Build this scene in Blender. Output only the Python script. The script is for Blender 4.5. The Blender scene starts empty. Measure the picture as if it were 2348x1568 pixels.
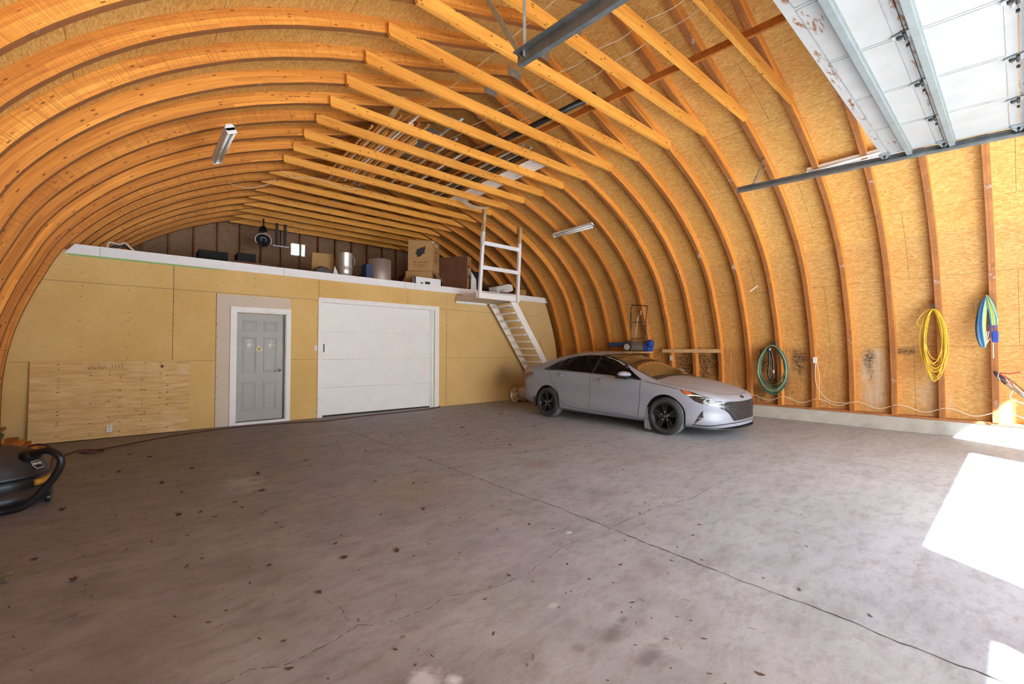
import bpy, bmesh, math, random
from mathutils import Vector, Matrix
from mathutils.bvhtree import BVHTree
from math import radians as R, pi, sin, cos, tan
random.seed(7)
SC = bpy.context.scene
COL = SC.collection

# ------------------------------------------------------------------ camera
cam = bpy.data.cameras.new('camera')
camo = bpy.data.objects.new('camera', cam); COL.objects.link(camo)
cam.sensor_width = 36; cam.sensor_fit = 'HORIZONTAL'
cam.lens = 1014.03 / 2348 * 36
cam.clip_start = .05; cam.clip_end = 400
camo.matrix_world = (Matrix.Translation((0, 0, 1.3977)) @ Matrix.Rotation(-.7165, 4, 'Z')
                     @ Matrix.Rotation(pi/2 + .0215, 4, 'X') @ Matrix.Rotation(.0019, 4, 'Z'))
SC.camera = camo
# ------------------------------------------------------------------ light and exposure
SC.view_settings.view_transform = 'Standard'
SC.view_settings.look = 'None'
SC.view_settings.exposure = 3.62
SC.view_settings.gamma = 1
SC.view_settings.use_curve_mapping = False
SC.cycles.max_bounces = 14; SC.cycles.diffuse_bounces = 10; SC.cycles.glossy_bounces = 4
SC.cycles.caustics_reflective = False; SC.cycles.caustics_refractive = False
SC.cycles.sample_clamp_indirect = 12
SUN_D = Vector((.66, 1.0, -1.06)).normalized()
w = bpy.data.worlds.new('sky'); SC.world = w; w.use_nodes = True
wn = w.node_tree.nodes; wl = w.node_tree.links
wn.clear()
sky = wn.new('ShaderNodeTexSky'); sky.sky_type = 'NISHITA'; sky.sun_disc = False
sky.sun_elevation = R(41); sky.sun_rotation = R(213); sky.air_density = 1.0; sky.dust_density = 2.5; sky.ozone_density = 1.0
tint = wn.new('ShaderNodeMix'); tint.data_type = 'RGBA'; tint.blend_type = 'MULTIPLY'; tint.inputs[0].default_value = 1; tint.inputs[7].default_value = (.92, 1, 1.08, 1)
bg = wn.new('ShaderNodeBackground'); bg.inputs[1].default_value = .115
wo = wn.new('ShaderNodeOutputWorld'); wl.new(sky.outputs[0], tint.inputs[6]); wl.new(tint.outputs[2], bg.inputs[0]); wl.new(bg.outputs[0], wo.inputs[0])
sl = bpy.data.lights.new('sun', 'SUN'); sl.energy = 7.4; sl.angle = R(.8); sl.color = (.86, .97, 1.08)
so = bpy.data.objects.new('sun', sl); COL.objects.link(so)
so.rotation_euler = SUN_D.to_track_quat('-Z', 'Y').to_euler()

# ------------------------------------------------------------------ constants of the place
CX = 4.495; Y0 = 2.0; SP = .6104; YW = 9.69; YF = -2.7; YB = 14.25
PROF = [(5.82,.29),(5.82,.6),(5.81,.95),(5.775,1.3),(5.70,1.7),(5.575,2.12),(5.43,2.5),(5.27,2.87),(5.05,3.2),(4.76,3.53),(4.42,3.84),(4.06,4.1),(3.67,4.34),(3.27,4.54),(2.82,4.73),(2.37,4.89),(1.9,5.045),(1.45,5.19),(1.0,5.345),(.5,5.515),(0,5.69)]

# ------------------------------------------------------------------ mesh helpers
class MB:
    def __init__(s): s.v = []; s.f = []; s.m = []; s.uv = []
    def add(s, vs, fs, m=0, uvs=None):
        b = len(s.v); s.v += [tuple(p) for p in vs]
        for i, f in enumerate(fs):
            s.f.append([b + k for k in f]); s.m.append(m); s.uv.append(uvs[i] if uvs else None)
        return s
    def box(s, x0, x1, y0, y1, z0, z1, m=0, mat=None):
        vs = [Vector((x, y, z)) for z in (z0, z1) for y in (y0, y1) for x in (x0, x1)]
        if mat: vs = [mat @ p for p in vs]
        return s.add(vs, [(0,2,3,1),(4,5,7,6),(0,1,5,4),(2,6,7,3),(0,4,6,2),(1,3,7,5)], m)
    def prism(s, poly, a, b, axis='y', m=0):
        def P(u, v, w): return {'y': (u, w, v), 'x': (w, u, v), 'z': (u, v, w)}[axis]
        n = len(poly)
        vs = [P(u, v, a) for u, v in poly] + [P(u, v, b) for u, v in poly]
        fs = [list(range(n))[::-1], list(range(n, 2*n))] + [(i, (i+1) % n, n + (i+1) % n, n + i) for i in range(n)]
        return s.add(vs, fs, m)
    def beam(s, p, q, w, h, up=(0, 0, 1), m=0):
        p = Vector(p); q = Vector(q); d = (q - p).normalized(); u = Vector(up)
        sd = d.cross(u).normalized(); u = sd.cross(d).normalized()
        vs = []
        for c in (p, q):
            for a, b in ((-1,-1),(1,-1),(1,1),(-1,1)): vs.append(c + sd*a*w/2 + u*b*h/2)
        return s.add(vs, [(0,1,2,3),(7,6,5,4),(0,4,5,1),(1,5,6,2),(2,6,7,3),(3,7,4,0)], m)
    def tube(s, pts, r, n=8, m=0, closed=False):
        pts = [Vector(p) for p in pts]; N = len(pts); rr = r if isinstance(r, (list, tuple)) else [r]*N
        vs = []; prev = None
        for i, p in enumerate(pts):
            if closed: d = pts[(i+1) % N] - pts[i-1]
            else: d = pts[min(i+1, N-1)] - pts[max(i-1, 0)]
            d = d.normalized() if d.length > 1e-9 else Vector((0,0,1))
            if prev is None:
                a = Vector((0,0,1)) if abs(d.z) < .9 else Vector((1,0,0)); u = d.cross(a).normalized()
            else: u = (prev - d*prev.dot(d)).normalized()
            prev = u; v = d.cross(u)
            for k in range(n): t = 2*pi*k/n; vs.append(p + (u*cos(t) + v*sin(t))*rr[i])
        fs = []
        for i in range(N if closed else N-1):
            j = (i+1) % N
            for k in range(n): fs.append((i*n+k, i*n+(k+1) % n, j*n+(k+1) % n, j*n+k))
        if not closed: fs += [tuple(range(n))[::-1], tuple(range((N-1)*n, N*n))]
        return s.add(vs, fs, m)
    def lathe(s, prof, o, axis='z', n=32, m=0, cap=True):
        o = Vector(o); vs = []
        for r, h in prof:
            for k in range(n):
                t = 2*pi*k/n
                q = {'z': (r*cos(t), r*sin(t), h), 'x': (h, r*cos(t), r*sin(t)), 'y': (r*sin(t), h, r*cos(t))}[axis]
                vs.append(o + Vector(q))
        fs = [(i*n+k, i*n+(k+1) % n, (i+1)*n+(k+1) % n, (i+1)*n+k) for i in range(len(prof)-1) for k in range(n)]
        if cap:
            fs += [tuple(range(n))[::-1], tuple(range((len(prof)-1)*n, len(prof)*n))]
        return s.add(vs, fs, m)
    def build(s, name, mats, parent=None, smooth=False, bevel=0, loc=None):
        me = bpy.data.meshes.new(name)
        me.from_pydata(s.v, [], s.f); 
        mats = mats if isinstance(mats, (list, tuple)) else [mats]
        for m in mats: me.materials.append(m)
        for p, mi in zip(me.polygons, s.m): p.material_index = mi; p.use_smooth = smooth
        if any(u is not None for u in s.uv):
            L = me.uv_layers.new(name='UVMap')
            for p, u in zip(me.polygons, s.uv):
                if u:
                    for li, c in zip(p.loop_indices, u): L.data[li].uv = c
        else:
            bm = bmesh.new(); bm.from_mesh(me); bmesh.ops.recalc_face_normals(bm, faces=bm.faces); bm.to_mesh(me); bm.free()
        o = bpy.data.objects.new(name, me); COL.objects.link(o)
        if parent: o.parent = parent
        if loc: o.location = loc
        if bevel:
            b = o.modifiers.new('bevel', 'BEVEL'); b.width = bevel; b.segments = 2; b.limit_method = 'ANGLE'
        if smooth == 'auto':
            pass
        return o
def tag(o, label=None, cat=None, group=None, kind=None):
    for k, v in (('label', label), ('category', cat), ('group', group), ('kind', kind)):
        if v: o[k] = v
    return o
def empty(name, loc, label, cat, group=None, rz=0):
    o = bpy.data.objects.new(name, None); COL.objects.link(o); o.location = loc; o.rotation_euler.z = rz
    o.empty_display_size = .1
    return tag(o, label, cat, group)
def E0(name, label, cat, group=None, kind=None):     # empty kept at the origin, parts in place coordinates
    o = empty(name, (0, 0, 0), label, cat, group)
    if kind: o['kind'] = kind
    return o
def rebase(root, loc):                               # move an origin empty to the thing's base, keeping parts in place
    loc = Vector(loc); root.location = loc
    for c in root.children: c.location = c.location - loc
    return root
def dup(o, parent=None):
    c = o.copy(); COL.objects.link(c)
    if parent: c.parent = parent
    for ch in list(o.children): dup(ch, c)
    return c
def struct(o, label=None):
    o['kind'] = 'structure'
    if label: o['label'] = label
    return o
def crom(pts, n=8, closed=False):
    P = [Vector(p) for p in pts]; N = len(P); out = []
    rng = range(N if closed else N-1)
    for i in rng:
        if closed: a, b, c, d = P[i-1], P[i], P[(i+1) % N], P[(i+2) % N]
        else: a, b, c, d = P[max(i-1, 0)], P[i], P[i+1], P[min(i+2, N-1)]
        for k in range(n):
            t = k/n
            out.append(.5*((2*b) + (c-a)*t + (2*a-5*b+4*c-d)*t*t + (3*b-a-3*c+d)*t**3))
    if not closed: out.append(P[-1])
    return out
def interp(tab, x):
    if x <= tab[0][0]: return tab[0][1]
    if x >= tab[-1][0]: return tab[-1][1]
    for i in range(len(tab)-1):
        if tab[i][0] <= x <= tab[i+1][0]:
            x0, y0 = tab[i]; x1, y1 = tab[i+1]
            m0 = (y1-y0)/(x1-x0); 
            ma = ((y1 - tab[i-1][1])/(x1 - tab[i-1][0])) if i > 0 else m0
            mb = ((tab[i+2][1]-y0)/(tab[i+2][0]-x0)) if i+2 < len(tab) else m0
            if i > 0 and (y1-y0)*(y0-tab[i-1][1]) <= 0: ma = 0
            if i+2 < len(tab) and (tab[i+2][1]-y1)*(y1-y0) <= 0: mb = 0
            h = x1-x0; t = (x-x0)/h
            return (2*t**3-3*t*t+1)*y0 + (t**3-2*t*t+t)*h*ma + (-2*t**3+3*t*t)*y1 + (t**3-t*t)*h*mb

# ------------------------------------------------------------------ materials
class NT:
    def __init__(s, name):
        s.mat = bpy.data.materials.new(name); s.mat.use_nodes = True
        s.t = s.mat.node_tree; s.N = s.t.nodes; s.L = s.t.links
        s.N.clear()
        s.out = s.N.new('ShaderNodeOutputMaterial'); s.b = s.N.new('ShaderNodeBsdfPrincipled')
        s.L.new(s.b.outputs[0], s.out.inputs[0])
        s.tc = s.N.new('ShaderNodeTexCoord')
    def lk(s, v, sock):
        if isinstance(v, bpy.types.NodeSocket): s.L.new(v, sock)
        elif v is not None:
            if hasattr(sock.default_value, '__len__'):
                if not hasattr(v, '__len__'): v = [v]*len(sock.default_value)
                elif len(v) == 3 and len(sock.default_value) == 4: v = (*v, 1)
            sock.default_value = v
    def math(s, op, a, b=None, c=None, clamp=False):
        n = s.N.new('ShaderNodeMath'); n.operation = op; n.use_clamp = clamp
        s.lk(a, n.inputs[0]); s.lk(b, n.inputs[1]); s.lk(c, n.inputs[2]); return n.outputs[0]
    def mapp(s, v, scale=(1,1,1), rot=(0,0,0), loc=(0,0,0)):
        n = s.N.new('ShaderNodeMapping'); s.lk(v, n.inputs[0]); n.inputs[1].default_value = loc
        n.inputs[2].default_value = rot; n.inputs[3].default_value = scale; return n.outputs[0]
    def noise(s, v, scale, det=4, rough=.5, dist=0, col=False):
        n = s.N.new('ShaderNodeTexNoise'); s.lk(v, n.inputs['Vector']); n.inputs['Scale'].default_value = scale
        n.inputs['Detail'].default_value = det; n.inputs['Roughness'].default_value = rough; n.inputs['Distortion'].default_value = dist
        return n.outputs[1 if col else 0]
    def vor(s, v, scale, feat='F1', rnd=1, out=0):
        n = s.N.new('ShaderNodeTexVoronoi'); s.lk(v, n.inputs['Vector']); n.feature = feat
        n.inputs['Scale'].default_value = scale; n.inputs['Randomness'].default_value = rnd; return n.outputs[out]
    def ramp(s, f, stops, interp='LINEAR'):
        n = s.N.new('ShaderNodeValToRGB'); s.lk(f, n.inputs[0]); e = n.color_ramp.elements
        n.color_ramp.interpolation = interp
        while len(e) < len(stops): e.new(.5)
        for k, (p, c) in enumerate(stops):
            e[k].position = p; e[k].color = (c, c, c, 1) if not hasattr(c, '__len__') else (*c, 1)
        return n.outputs[0]
    def rng(s, f, a, b, c=0, d=1):
        n = s.N.new('ShaderNodeMapRange'); s.lk(f, n.inputs[0])
        for i, v in enumerate((a, b, c, d)): n.inputs[i+1].default_value = v
        return n.outputs[0]
    def mix(s, f, a, b, mode='MIX'):
        n = s.N.new('ShaderNodeMix'); n.data_type = 'RGBA'; n.blend_type = mode; n.clamp_factor = True
        s.lk(f, n.inputs[0]); s.lk(a, n.inputs[6]); s.lk(b, n.inputs[7]); return n.outputs[2]
    def bump(s, h, st=.3, d=.01):
        n = s.N.new('ShaderNodeBump'); n.inputs['Strength'].default_value = st; n.inputs['Distance'].default_value = d
        s.lk(h, n.inputs['Height']); s.L.new(n.outputs[0], s.b.inputs['Normal'])
    def sep(s, v):
        n = s.N.new('ShaderNodeSeparateXYZ'); s.lk(v, n.inputs[0]); return n.outputs
    def comb(s, a, b, c=0):
        n = s.N.new('ShaderNodeCombineXYZ'); s.lk(a, n.inputs[0]); s.lk(b, n.inputs[1]); s.lk(c, n.inputs[2]); return n.outputs[0]
    def blob(s, v, c, rad, soft=.5, dist=None):          # 1 inside an ellipse of the 2D/3D coordinate v
        n = s.N.new('ShaderNodeVectorMath'); n.operation = 'SUBTRACT'; s.lk(v, n.inputs[0]); n.inputs[1].default_value = c
        m = s.N.new('ShaderNodeVectorMath'); m.operation = 'DIVIDE'; s.lk(n.outputs[0], m.inputs[0]); m.inputs[1].default_value = rad
        l = s.N.new('ShaderNodeVectorMath'); l.operation = 'LENGTH'; s.lk(m.outputs[0], l.inputs[0])
        x = l.outputs['Value']
        if dist is not None: x = s.math('ADD', x, dist)
        return s.rng(x, 1, 1-soft)
    def done(s, col, rough=.6, metal=0, spec=None):
        s.lk(col, s.b.inputs['Base Color']); s.lk(rough, s.b.inputs['Roughness']); s.lk(metal, s.b.inputs['Metallic'])
        if spec is not None: s.b.inputs['Specular IOR Level'].default_value = spec
        return s.mat

def plain(name, col, rough=.6, metal=0, var=.12, scale=6, spec=None, coat=0):
    t = NT(name); v = t.tc.outputs['Object']
    n = t.noise(v, scale, 5, .6)
    f = t.rng(n, .3, .7, 1-var, 1+var)
    c = t.mix(1, col, t.comb(f, f, f), 'MULTIPLY')
    r = t.rng(t.noise(v, scale*3, 3), .3, .7, max(.02, rough-.06), rough+.06)
    if coat: t.b.inputs['Coat Weight'].default_value = coat; t.b.inputs['Coat Roughness'].default_value = .04
    return t.done(c, r, metal, spec)

def osb(name, tone=1.0, stains=False, seams=True):
    t = NT(name); uv = t.tc.outputs['UV']; pos = t.tc.outputs['Object']
    wv = t.N.new('ShaderNodeVectorMath'); wv.operation = 'MULTIPLY_ADD'; t.lk(t.noise(uv, 7, 3, col=True), wv.inputs[0]); wv.inputs[1].default_value = (.05, .05, 0); t.lk(uv, wv.inputs[2]); wv = wv.outputs[0]
    def flakes(rot, sx, sy, sc):
        v = t.mapp(wv, (sx, sy, 1), (0, 0, rot))
        return t.vor(v, sc, out=1)
    a = t.sep(flakes(.5, 17, 80, 1))[0]
    b = t.sep(flakes(-.45, 15, 85, 1.1))[1]
    c = t.sep(flakes(1.1, 19, 75, 1))[2]
    sel = t.sep(t.vor(uv, 11, out=1))[0]
    m1 = t.mix(t.rng(sel, .30, .34), a, b)
    m2 = t.mix(t.rng(sel, .68, .72), m1, c)
    grain = t.noise(t.mapp(uv, (20, 160, 1), (0, 0, .2)), 1, 3)
    val = t.math('ADD', t.math('MULTIPLY', t.sep(m2)[0], .62), t.math('MULTIPLY', grain, .5))
    big = t.noise(uv, .8, 4, .6)
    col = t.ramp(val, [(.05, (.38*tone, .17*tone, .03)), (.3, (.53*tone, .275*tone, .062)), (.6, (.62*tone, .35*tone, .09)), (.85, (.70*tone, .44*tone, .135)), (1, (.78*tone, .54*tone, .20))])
    col = t.mix(t.rng(big, .38, .68, 0, .5), col, t.mix(1, col, (.92, .70, .5, 1), 'MULTIPLY'))
    wisp = t.rng(t.noise(t.mapp(wv, (34, 150, 1), (0, 0, .75)), 1, 2, .5), .62, .70)
    wisp2 = t.rng(t.noise(t.mapp(wv, (34, 150, 1), (0, 0, -.6)), 1, 2, .5), .63, .71)
    col = t.mix(t.math('MULTIPLY', t.math('MAXIMUM', wisp, wisp2), .55), col, (.90*tone, .66*tone, .30*tone, 1))
    fl2 = t.rng(t.noise(t.mapp(wv, (40, 130, 1), (0, 0, .1)), 1, 2, .5), .67, .72)
    col = t.mix(t.math('MULTIPLY', fl2, .6), col, (.28*tone, .11*tone, .025*tone, 1))
    # dark flecks
    fl = t.vor(t.mapp(uv, (9, 30, 1), (0, 0, -.25)), 1.1)
    fleck = t.rng(fl, .11, .07)
    col = t.mix(t.math('MULTIPLY', fleck, .9), col, (.10, .035, .01, 1))
    if seams:
        br = t.N.new('ShaderNodeTexBrick'); t.lk(t.mapp(uv, (1, 1, 1), (0, 0, 0), (0, 0, 0)), br.inputs['Vector'])
        br.offset = .5; br.inputs['Scale'].default_value = 1; br.inputs['Brick Width'].default_value = 2.44
        br.inputs['Row Height'].default_value = 1.21; br.inputs['Mortar Size'].default_value = .0028; br.inputs['Mortar Smooth'].default_value = 0
        col = t.mix(t.math('MULTIPLY', br.outputs['Fac'], .75), col, (.06, .025, .01, 1))
    if stains:
        s3 = t.sep(pos); yz = t.comb(s3[1], s3[2], 0)
        dn = t.math('MULTIPLY', t.math('SUBTRACT', t.noise(yz, 5, 6, .75), .5), 2.4)
        streak = t.noise(t.mapp(yz, (26, 2.2, 1)), 1, 5, .7)
        low = t.rng(s3[2], 1.49, 1.46)
        brown = t.math('MULTIPLY', low, t.rng(streak, .35, .62, 0, 1))
        far = t.rng(s3[1], 1.1, 3.2)
        col = t.mix(t.math('MULTIPLY', t.math('MULTIPLY', brown, far), .75), col, (.30, .125, .045, 1))
        mold = None
        for cy, cz, ry, rz in [(3.65, 1.3, .16, .45), (2.98, 1.2, .14, .4), (3.4, .75, .3, .4), (5.0, 1.05, .2, .6), (5.45, .9, .35, .7), (4.7, 1.2, .25, .5), (1.85, 1.25, .10, .4), (1.35, 1.42, .25, .07), (5.3, .5, .5, .35), (3.9, .5, .3, .25),(7.3,.8,.5,.7)]:
            b1 = t.blob(yz, (cy, cz, 0), (ry, rz, 1), .6, dn)
            mold = b1 if mold is None else t.math('MAXIMUM', mold, b1)
        wht = t.math('MAXIMUM', t.blob(yz, (1.78, .9, 0), (.24, .75, 1), .4, t.math('MULTIPLY', dn, .5)), t.math('MULTIPLY', t.blob(yz, (.98, .6, 0), (.26, .4, 1), .4, dn), .6))
        wht = t.math('MULTIPLY', wht, t.math('MULTIPLY', low, t.rng(streak, .33, .6, 0, .9)))
        col = t.mix(wht, col, (.50, .40, .30, 1))
        col = t.mix(t.math('MULTIPLY', t.math('MULTIPLY', mold, low), t.rng(t.noise(yz, 22, 4, .7), .35, .6, .1, .95)), col, (.028, .018, .012, 1))
    t.bump(val, .35, .004)
    return t.done(col, .62, spec=.3)

def wood(name, dark, light, knots=True, red=0, saw=0, lam=True, coord='UV', su=1.0, rough=.55):
    t = NT(name); oi = t.N.new('ShaderNodeObjectInfo')
    uv = t.tc.outputs[coord]
    off = t.math('MULTIPLY', oi.outputs['Random'], 37.0)
    s3 = t.sep(uv); u = t.math('ADD', s3[0], off); v = s3[1]; z = s3[2]
    p = t.comb(u, v, z)
    if lam:
        lamid = t.math('FLOOR', t.math('DIVIDE', v, .038))
        pl = t.comb(t.math('ADD', u, t.math('MULTIPLY', lamid, 5.37)), v, lamid)
    else: lamid = None; pl = p
    k = su
    g = t.noise(t.mapp(pl, (2.2*k, 55*k, 55*k if coord != 'UV' else 1)), 1, 5, .62, .35)
    g2 = t.noise(t.mapp(pl, (.7*k, 9*k, 9*k if coord != 'UV' else 1)), 1, 3)
    f = t.math('ADD', t.math('MULTIPLY', g, .65), t.math('MULTIPLY', g2, .45))
    mid = tuple((a+b)/2 for a, b in zip(dark, light))
    col = t.ramp(f, [(.33, dark), (.52, mid), (.75, light)])
    if lam:
        wn_ = t.N.new('ShaderNodeTexWhiteNoise'); wn_.noise_dimensions = '2D'
        t.lk(t.comb(lamid, t.math('FLOOR', t.math('DIVIDE', t.math('ADD', u, t.math('MULTIPLY', lamid, 1.3)), 2.1))), wn_.inputs['Vector'])
        fr = t.math('FRACT', t.math('DIVIDE', v, .038))
        col = t.mix(1, col, t.ramp(wn_.outputs['Value'], [(0, (.78, .70, .62)), (1, (1.12, 1.1, 1.05))]), 'MULTIPLY')
        line = t.rng(fr, .05, .02)
        col = t.mix(t.math('MULTIPLY', line, .55), col, (.10, .03, .01, 1))
    if knots:
        kv = t.vor(t.mapp(pl, (7.0, 24, 1 if coord == 'UV' else 17)), 1, rnd=1)
        ks = t.rng(kv, .19, .11)
        gate = t.rng(t.noise(pl, 1.7, 1), .42, .46)
        col = t.mix(t.math('MULTIPLY', t.math('MULTIPLY', ks, gate), .85), col, (.12, .025, .006, 1))
    # per piece tone
    tone = t.ramp(t.math('FRACT', t.math('MULTIPLY', oi.outputs['Random'], 7.3)), [(0, (.86, .80, .74)), (.5, (1, 1, 1)), (1, (1.08, 1.06, 1.02))])
    col = t.mix(1, col, tone, 'MULTIPLY')
    if saw:
        sw = t.noise(t.mapp(p, (95, 2.5, 1), (0, 0, .08)), 1, 3, .6)
        sel = t.rng(t.math('FRACT', t.math('MULTIPLY', oi.outputs['Random'], 3.7)), .45, .55)
        col = t.mix(t.math('MULTIPLY', t.rng(sw, .45, .62), t.math('MULTIPLY', sel, .5)), col, (.30, .10, .018, 1))
    if lam:
        ed = t.rng(v, .26, .28); dirt = t.noise(t.mapp(p, (3, 20, 1)), 1, 5, .7)
        col = t.mix(t.math('MULTIPLY', ed, t.rng(dirt, .25, .6, .6, .92)), col, (.24, .09, .032, 1))
        col = t.mix(t.math('MULTIPLY', ed, t.rng(dirt, .60, .68, 0, .8)), col, (.52, .40, .33, 1))
    t.bump(g, .2, .002)
    return t.done(col, rough, spec=.3)

M = {}
M['osb_wall'] = osb('osb_wall', .86, True)
M['osb_roof'] = osb('osb_roof', .95)
M['osb_gable_shaded'] = osb('osb_gable_shaded', .5)  # same board, tone lowered to paint in the gloom behind the loft
M['rib'] = wood('rib_wood', (.50, .15, .018), (.93, .44, .09), saw=1)
M['joist'] = wood('joist_wood', (.56, .18, .02), (.92, .46, .085), lam=False, coord='Object')
M['purlin'] = wood('purlin_wood', (.26, .07, .012), (.50, .19, .04), lam=False, coord='Object')
M['plainwood'] = wood('plain_wood', (.50, .30, .13), (.72, .50, .26), lam=False, coord='Object')
M['sill'] = wood('sill_wood', (.22, .08, .025), (.48, .22, .09), lam=False, coord='Object')
M['stud'] = wood('stud_wood', (.16, .06, .02), (.34, .15, .05), lam=False, coord='Object')
M['white'] = plain('white_paint', (.84, .84, .83), .5, var=.05)
M['dooroff'] = plain('overhead_white', (.80, .775, .74), .5, var=.04, scale=2)
M['greydoor'] = plain('grey_door_paint', (.36, .35, .335), .45, var=.04, scale=2)
M['doorwhite'] = plain('garage_door_white', (.82, .83, .84), .45, var=.03, scale=3)
M['galv'] = plain('galvanised_steel', (.46, .50, .50), .42, .75, var=.25, scale=9)
M['track'] = plain('weathered_steel_track', (.17, .185, .185), .5, .6, var=.25, scale=9)
M['strut'] = plain('strut_steel', (.20, .22, .21), .5, .35, var=.1, scale=9)
M['darkmetal'] = plain('dark_metal', (.05, .05, .05), .45, .4, var=.3, scale=20)
M['alu'] = plain('aluminium', (.72, .68, .62), .42, .8, var=.08, scale=8)
M['chrome'] = plain('chrome', (.75, .75, .75), .15, 1, var=.03)
M['black'] = plain('black_plastic', (.012, .012, .013), .4, var=.3, scale=9)
M['blackmatte'] = plain('black_void', (.008, .008, .008), .8, var=.3, scale=9)
M['rubber'] = plain('rubber', (.025, .026, .028), .75, var=.3, scale=30)
M['dusty_rubber'] = plain('dusty_rubber', (.15, .165, .18), .85, var=.3, scale=14)
M['card'] = plain('cardboard', (.42, .235, .085), .75, var=.1, scale=5)
M['card2'] = plain('cardboard_dark', (.17, .065, .03), .75, var=.2, scale=5)
M['ink'] = plain('black_ink', (.02, .016, .012), .7, var=.2)
M['brownink'] = plain('brown_ink', (.16, .06, .025), .7, var=.2)
M['paper'] = plain('white_paper', (.75, .73, .68), .7, var=.04)
M['styro'] = plain('styrofoam', (.80, .81, .82), .8, var=.04)
M['yellow'] = plain('yellow_cord', (.64, .41, .02), .45, var=.1)
M['green'] = plain('green_hose', (.045, .12, .075), .4, var=.3, scale=12)
M['greenlight'] = plain('pale_green_hose', (.26, .36, .25), .4, var=.2, scale=12)
M['cable'] = plain('white_cable', (.62, .53, .38), .5, var=.1)
M['cordbrown'] = plain('brown_cord', (.09, .025, .02), .55, var=.2)
M['blue'] = plain('blue_paint', (.015, .05, .30), .4, var=.2)
M['navy'] = plain('navy_plastic', (.02, .04, .12), .5, var=.2)
M['red'] = plain('red_plastic', (.40, .04, .035), .45, var=.2)
M['redcloth'] = plain('red_cloth', (.20, .03, .03), .8, var=.2)
M['greycloth'] = plain('grey_cloth', (.14, .14, .14), .7, var=.3)
M['lamp'] = plain('fixture_white', (.72, .72, .70), .4, var=.04)
M['tubeglass'] = plain('lamp_tube', (.80, .80, .76), .3, var=.02)
M['mast'] = plain('yellow_body', (.55, .25, .02), .5, var=.2)
M['greypaint'] = plain('grey_machine', (.16, .16, .16), .5, var=.2)
M['leaf'] = plain('dry_leaf', (.085, .04, .022), .8, var=.4, scale=60)
M['grass'] = plain('dry_grass', (.20, .15, .08), .8, var=.4, scale=60)
M['tapegreen'] = plain('green_masking_tape', (.28, .48, .16), .6, var=.08)
M['sticker'] = plain('sticker_yellow', (.75, .62, .30), .5, var=.05)
M['crack'] = plain('crack_dark', (.055, .045, .042), .9, var=.3, scale=15)  # flat dark colour of the slab crack strips

def wall_mat():
    t = NT('tan_board'); v = t.tc.outputs['Object']
    n = t.noise(v, 1.1, 5, .6); n2 = t.noise(t.mapp(v, (14, 14, 70)), 1, 4)
    c = t.ramp(n, [(.3, (.70, .455, .155)), (.7, (.80, .56, .225))])
    c = t.mix(t.rng(n2, .35, .7, 0, .18), c, (.38, .22, .08, 1))
    s3 = t.sep(v)
    c = t.mix(t.rng(s3[0], 4.5, 9.0, 0, .55), c, (.55, .42, .25, 1))
    # soft uneven dark brown patch low on the wall by the stair
    sm = t.blob(v, (8.1, 9.69, .75), (.45, .5, .45), .8, t.math('MULTIPLY', t.math('SUBTRACT', n, .5), 1.2))
    c = t.mix(t.math('MULTIPLY', sm, .55), c, (.26, .13, .06, 1))
    return t.done(c, .7, spec=.2)
M['tan'] = wall_mat()
M['drywall'] = plain('drywall_paper', (.66, .56, .45), .75, var=.05, scale=1.5)
def ply():
    t = NT('plywood_face'); v = t.tc.outputs['Object']
    g = t.noise(t.mapp(v, (2.2, 1, 16)), 1, 5, .6, 1.2)
    c = t.ramp(g, [(.3, (.55, .32, .11)), (.5, (.70, .45, .18)), (.72, (.80, .57, .27))])
    b = t.noise(v, 2.5, 4)
    c = t.mix(t.rng(b, .55, .75, 0, .4), c, (.80, .64, .42, 1))
    return t.done(c, .6, spec=.3)
M['ply'] = ply()
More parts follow.
